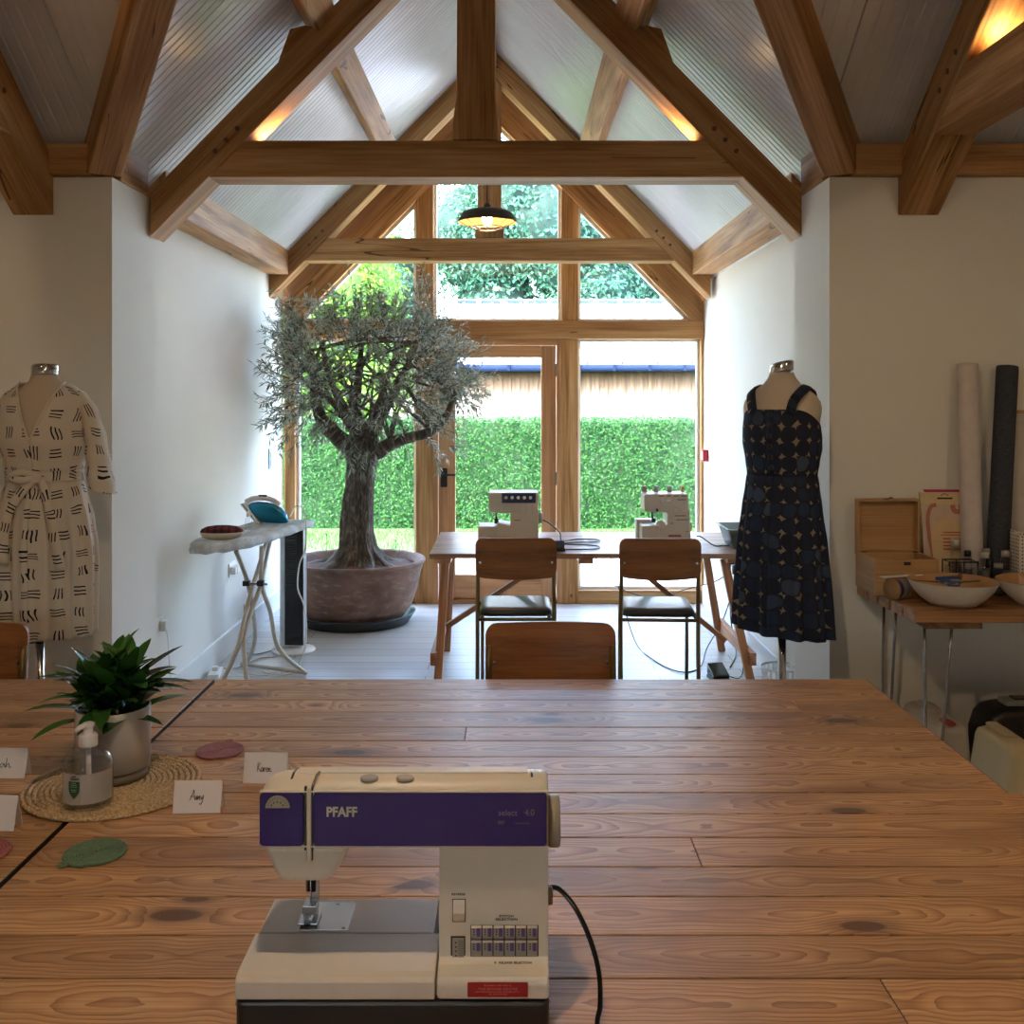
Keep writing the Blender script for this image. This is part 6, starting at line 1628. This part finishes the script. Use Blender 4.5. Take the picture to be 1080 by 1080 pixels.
for x, y, lb, en in ((-2.1, 2.1, 'unseen caged fill lamp added over the plank table by the white dress side', 60), (-.2, 1.0, 'unseen caged fill lamp added over the near plank tables', 100), (2.1, 2.1, 'unseen caged fill lamp added over the passage by the side bench', 60)):
    pendant(lb, (x, y, 2.75), ZE + PM * (YF - y if y > YR else y + 2.55) - 2.75 - .01, en)
# uplights lying on the collars
def uplight(lab, loc, e, d=(0, 0, 1)):
    t = thing('uplight', lab, 'lamp', loc, 0, 'uplights on the truss collars')
    MB().box((-.05, -.03, 0), (.05, .03, .012)).build('housing', M['black'], t, bevel=.004)
    MB().box((-.042, -.024, .0122), (.042, .024, .014)).build('lens', M['bulbup'], t)
    l = bpy.data.lights.new('uplight_light', 'AREA'); l.shape = 'RECTANGLE'; l.size = .08; l.size_y = .05; l.energy = e; l.color = (1, .62, .26)
    o = bpy.data.objects.new('uplight_light', l); COL.objects.link(o); o.parent = t; o.location = (0, 0, .018); o.rotation_euler = (PI, 0, 0)
M['bulbup'] = emit('uplight_lens', (1, .66, .3, 1), 6)
for s, w in ((-1, 'ironing'), (1, 'navy dress')):
    uplight('small uplight on top of the near truss collar at its %s end' % w, (CX - .005 + s * .95, 4.80, 2.788), .7)
for xc, lb, yy in ((CX + 1.85, 'small uplight on the truss collar above the fabric rolls', 3.50), (CX - 1.82, 'small uplight on the truss collar above the white dress', 3.50)):
    uplight(lb, (xc, yy, 2.801), .4)

# ================================================================== GARDEN
rr = random.Random(21)
def speckle(name, cols, scale, rough=.9):
    t = NT(name); f = t.noise(t.n('ShaderNodeTexCoord').outputs['Object'], scale, 5, .65); t.set(t.ramp(f, cols), rough); return t.m
struct(MB().box((-12, 8.14, -.14), (12, 10.85, -.02)).build('patio', speckle('pale_paving', [(.3, rgb(206,200,190)), (.7, rgb(232,228,220))], 20)))
lw = MB().box((-14, 10.85, -.2), (14, 40, -.03)).build('lawn', speckle('lawn_green', [(.3, rgb(38,86,30)), (.7, rgb(68,124,48))], 30)); struct(lw)
gm = MB()
for i in range(9000):
    x = rr.uniform(-4, 3.5); y = rr.uniform(10.86, 12.5); gm.leaf(Vector((x, y, -.03)), Vector((rr.uniform(-.4, .4), rr.uniform(-.4, .4), 1)), Vector((rr.uniform(-1, 1), rr.uniform(-1, 1), .1)), rr.uniform(.03, .07), .008, rr.random())
M['grass'] = leafmat('grass_blade', rgb(44,98,30), rgb(78,134,50), .6, .25, None, .2)
tag(gm.build('grass', M['grass']), 'mown green grass strip in front of the hedge', 'grass', None, 'stuff')
M['hedge'] = leafmat('hedge_leaf', rgb(16,58,28), rgb(54,100,46), .6, .3, None, .15)
M['hedge_core'] = plain('hedge_inside', rgb(30,58,30), .9)
hg = thing('hedge', 'clipped green hedge across the garden in front of the timber barn', 'hedge', (0, 12.75, -.03))
hm_ = MB().box((-4.6, .06, 0), (4.6, .84, 1.32)); hm_.build('inner_growth', M['hedge_core'], hg)
hl = MB()
for i in range(34000):
    f = rr.random(); x = rr.uniform(-4.0, 3.4)
    if f < .80: p = Vector((x, rr.uniform(-.04, .07), rr.uniform(0, 1.36))); nn = Vector((rr.gauss(0, .6), -1, rr.gauss(.35, .6)))
    else: p = Vector((x, rr.uniform(0, .8), 1.33 + rr.uniform(-.03, .06) + .03 * noise.noise(Vector((x * 2, 0, 0))))); nn = Vector((rr.gauss(0, .6), rr.gauss(-.4, .5), 1))
    p.y += .06 * noise.noise(Vector((x * 1.6, 0, p.z * 1.6)))
    d = nn.cross(Vector((rr.gauss(0, 1), rr.gauss(0, 1), rr.gauss(0, 1)))).normalized()
    hl.leaf(p, d, nn, rr.uniform(.028, .05), rr.uniform(.018, .028), rr.random(), 0, .1)
hl.build('foliage', M['hedge'], hg)

# barn
def cladding():  # silvered wood below, eave shade painted dark at the top
    t = NT('weathered_shaded_cladding'); co = t.n('ShaderNodeTexCoord').outputs['Object']; s1 = t.n('ShaderNodeSeparateXYZ'); t.link(co, s1.inputs[0])
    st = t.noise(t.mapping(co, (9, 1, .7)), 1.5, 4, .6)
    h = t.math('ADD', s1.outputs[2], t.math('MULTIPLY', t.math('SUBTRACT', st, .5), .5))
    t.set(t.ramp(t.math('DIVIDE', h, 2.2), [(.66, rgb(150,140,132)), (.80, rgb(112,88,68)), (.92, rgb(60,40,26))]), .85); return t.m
bn_ = thing('timber_barn', 'low timber-clad barn with pale metal roof and dark gutter beyond the hedge', 'building', (0, 15.7, 0))
bw = MB(); x = -1.25
bwall = MB()
while x < 9: bwall.box((x, .03, -.03), (x + .128, .055, 2.04), wcmap=swz); bwall.box((x + .10, .012, -.03), (x + .155, .031, 2.04), wcmap=swz); x += .135
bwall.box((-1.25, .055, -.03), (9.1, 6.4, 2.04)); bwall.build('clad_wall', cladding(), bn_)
M['barn_roof'] = plain('pale_sheet_roof', rgb(226,230,234), .4, .0, .02)
rf = MB(); sl = (3.38 - 2.10) / 3.45
rf.prism([(-.22, 2.085), (-.22, 2.115), (3.3, 2.115 + 3.52 * sl), (6.8, 2.115), (6.8, 2.085), (3.3, 2.085 + 3.52 * sl)], 'x', -1.42, 9.2)
x = -1.40
while x < 9.2: rf.beam((x, -.22, 2.128), (x, 3.3, 2.128 + 3.52 * sl), .03, .022); x += .26
rf.build('roof', M['barn_roof'], bn_)
rd = MB(); x = -1.0
while x < 9: rd.box((x, 3.0, 3.30), (x + .36, 3.06, 3.375)); x += .43
rd.build('roof_vents', plain('vent_grey', rgb(40,54,66), .8, spec=.1), bn_)
ct = plain('gutter_navy', rgb(16,30,56), .8, spec=.1)
gu = MB().tube([(-1.45, -.27, 2.045), (9.2, -.27, 2.045)], .055, 14); x = -1.0
while x < 9: gu.box((x, -.22, 2.10), (x + .03, -.19, 2.145)); gu.box((x + .4, -.335, 2.0), (x + .44, -.20, 2.105)); x += .265 * 2
gu.build('gutter', ct, bn_)

def tree(lab, X, Y, ztop, rad, zb, mat, core, n, ls, seed, blobs=9, group='trees beyond the barn'):
    r_ = random.Random(seed); t = thing('tree', lab, 'tree', (X, Y, -.03), 0, group)
    MB().tube([(0, 0, 0), (.05, 0, zb * .6), (0, .05, zb + rad * .6)], [.22, .16, .08], 10).build('trunk', M['bark'], t)
    bl = []; cz = (ztop + zb) / 2
    for i in range(blobs):
        a = r_.uniform(0, 2 * PI); q = r_.uniform(.1, .62); bl.append((Vector((math.cos(a) * rad * q, math.sin(a) * rad * q * .8, cz + r_.uniform(-.5, .5) * (ztop - zb) * .62)), rad * r_.uniform(.38, .58)))
    c = MB()
    for p, r in bl: c.lathe([(.001, -r * .72), (r * .5, -r * .55), (r * .72, 0), (r * .5, r * .55), (.001, r * .72)], p, 10)
    c.build('inner_growth', core, t)
    f = MB()
    for i in range(n):
        p, r = bl[r_.randrange(blobs)]; u = Vector((r_.gauss(0, 1), r_.gauss(0, 1) - .3, r_.gauss(0, 1))).normalized()
        w = r * r_.uniform(.72, 1.12) * (1 + .25 * noise.noise(u * 2.5 + p)); q = p + u * w
        if q.z > ztop + .2 : continue
        nn = u + Vector((r_.gauss(0, .5), r_.gauss(0, .5), r_.gauss(.3, .5))); d = nn.cross(Vector((r_.gauss(0, 1), r_.gauss(0, 1), r_.gauss(0, 1)))).normalized()
        f.leaf(q, d, nn, ls * r_.uniform(.7, 1.3), ls * .55, r_.random(), 0, .12)
    f.build('foliage', mat, t)
LY = leafmat('bright_leaf', rgb(84,130,40), rgb(146,182,72), .6, .4, None, .2); LD = leafmat('blue_green_leaf', rgb(32,72,58), rgb(84,130,106), .6, .3, None, .2)
CY = plain('bright_inside', rgb(70,104,40), .9); CD = plain('dark_inside', rgb(24,50,44), .9)
tree('bright yellow-green tree beyond the hedge on the open side of the barn, nearest the hedge', -3.3, 17.2, 5.0, 1.9, .9, LY, CY, 9000, .105, 1, 11, 'bright trees beside the barn')
tree('smaller bright green tree partly behind the olive crown at the barn end', -2.75, 18.9, 4.6, 1.2, 1.2, LY, CY, 4500, .10, 2, 7, 'bright trees beside the barn')
tree('bright green tree far to the side of the hedge, seen past the ironing corner', -5.6, 18.5, 5.2, 1.9, .8, LY, CY, 5000, .12, 3, 9, 'bright trees beside the barn')
for lab, X, Y, zt, rad, zb, sd_ in (('tall blue-green tree behind the barn, above the hanging lamp', -.6, 26, 8.6, 2.6, 1.8, 4), ('tall blue-green tree behind the barn next to the oak mullion', 1.7, 25.5, 7.8, 2.3, 1.8, 5), ('lower blue-green tree behind the barn at the end of the foliage', 3.9, 27, 5.8, 2.0, 1.6, 6),
      ('tall blue-green tree behind the bright trees', -4.3, 27, 9.0, 3.0, 1.6, 8)):
    tree(lab, X, Y, zt, rad, zb, LD, CD, 11000, .14, sd_, 12)

# ================================================================== LIGHT, SKY, CAMERA
w = bpy.data.worlds.new('sky'); SC.world = w; w.use_nodes = True; wt_ = w.node_tree; bgn = wt_.nodes['Background']
sk = wt_.nodes.new('ShaderNodeTexSky'); sk.sky_type = 'NISHITA'; sk.sun_disc = False; sk.sun_elevation = math.radians(50); sk.sun_rotation = math.radians(-130); sk.air_density = 1.0; sk.dust_density = 3.0; sk.ozone_density = 1.0
wt_.links.new(sk.outputs[0], bgn.inputs[0]); bgn.inputs[1].default_value = SKY
sl_ = bpy.data.lights.new('sun', 'SUN'); sl_.energy = SUN; sl_.angle = .01; sl_.color = (1, .95, .86)
so = bpy.data.objects.new('sun', sl_); COL.objects.link(so); so.rotation_euler = Vector((.75, .62, -.95)).to_track_quat('-Z', 'Y').to_euler()
cam = bpy.data.cameras.new('camera'); cam.lens = 36; cam.sensor_width = 36; cam.shift_y = -122 / 1080; cam.clip_start = .05; cam.clip_end = 200
co_ = bpy.data.objects.new('camera', cam); COL.objects.link(co_); co_.location = (0, 0, EYE); co_.rotation_euler = (PI / 2, 0, 0); SC.camera = co_
SC.view_settings.view_transform = 'Standard'; SC.view_settings.look = 'None'; SC.view_settings.gamma = 1; SC.view_settings.use_curve_mapping = False
SC.view_settings.exposure = EXPO
SC.cycles.use_denoising = True; SC.cycles.max_bounces = 10; SC.cycles.diffuse_bounces = 6; SC.cycles.glossy_bounces = 4; SC.cycles.transparent_max_bounces = 16; SC.cycles.sample_clamp_indirect = 8; SC.cycles.caustics_reflective = False; SC.cycles.caustics_refractive = False
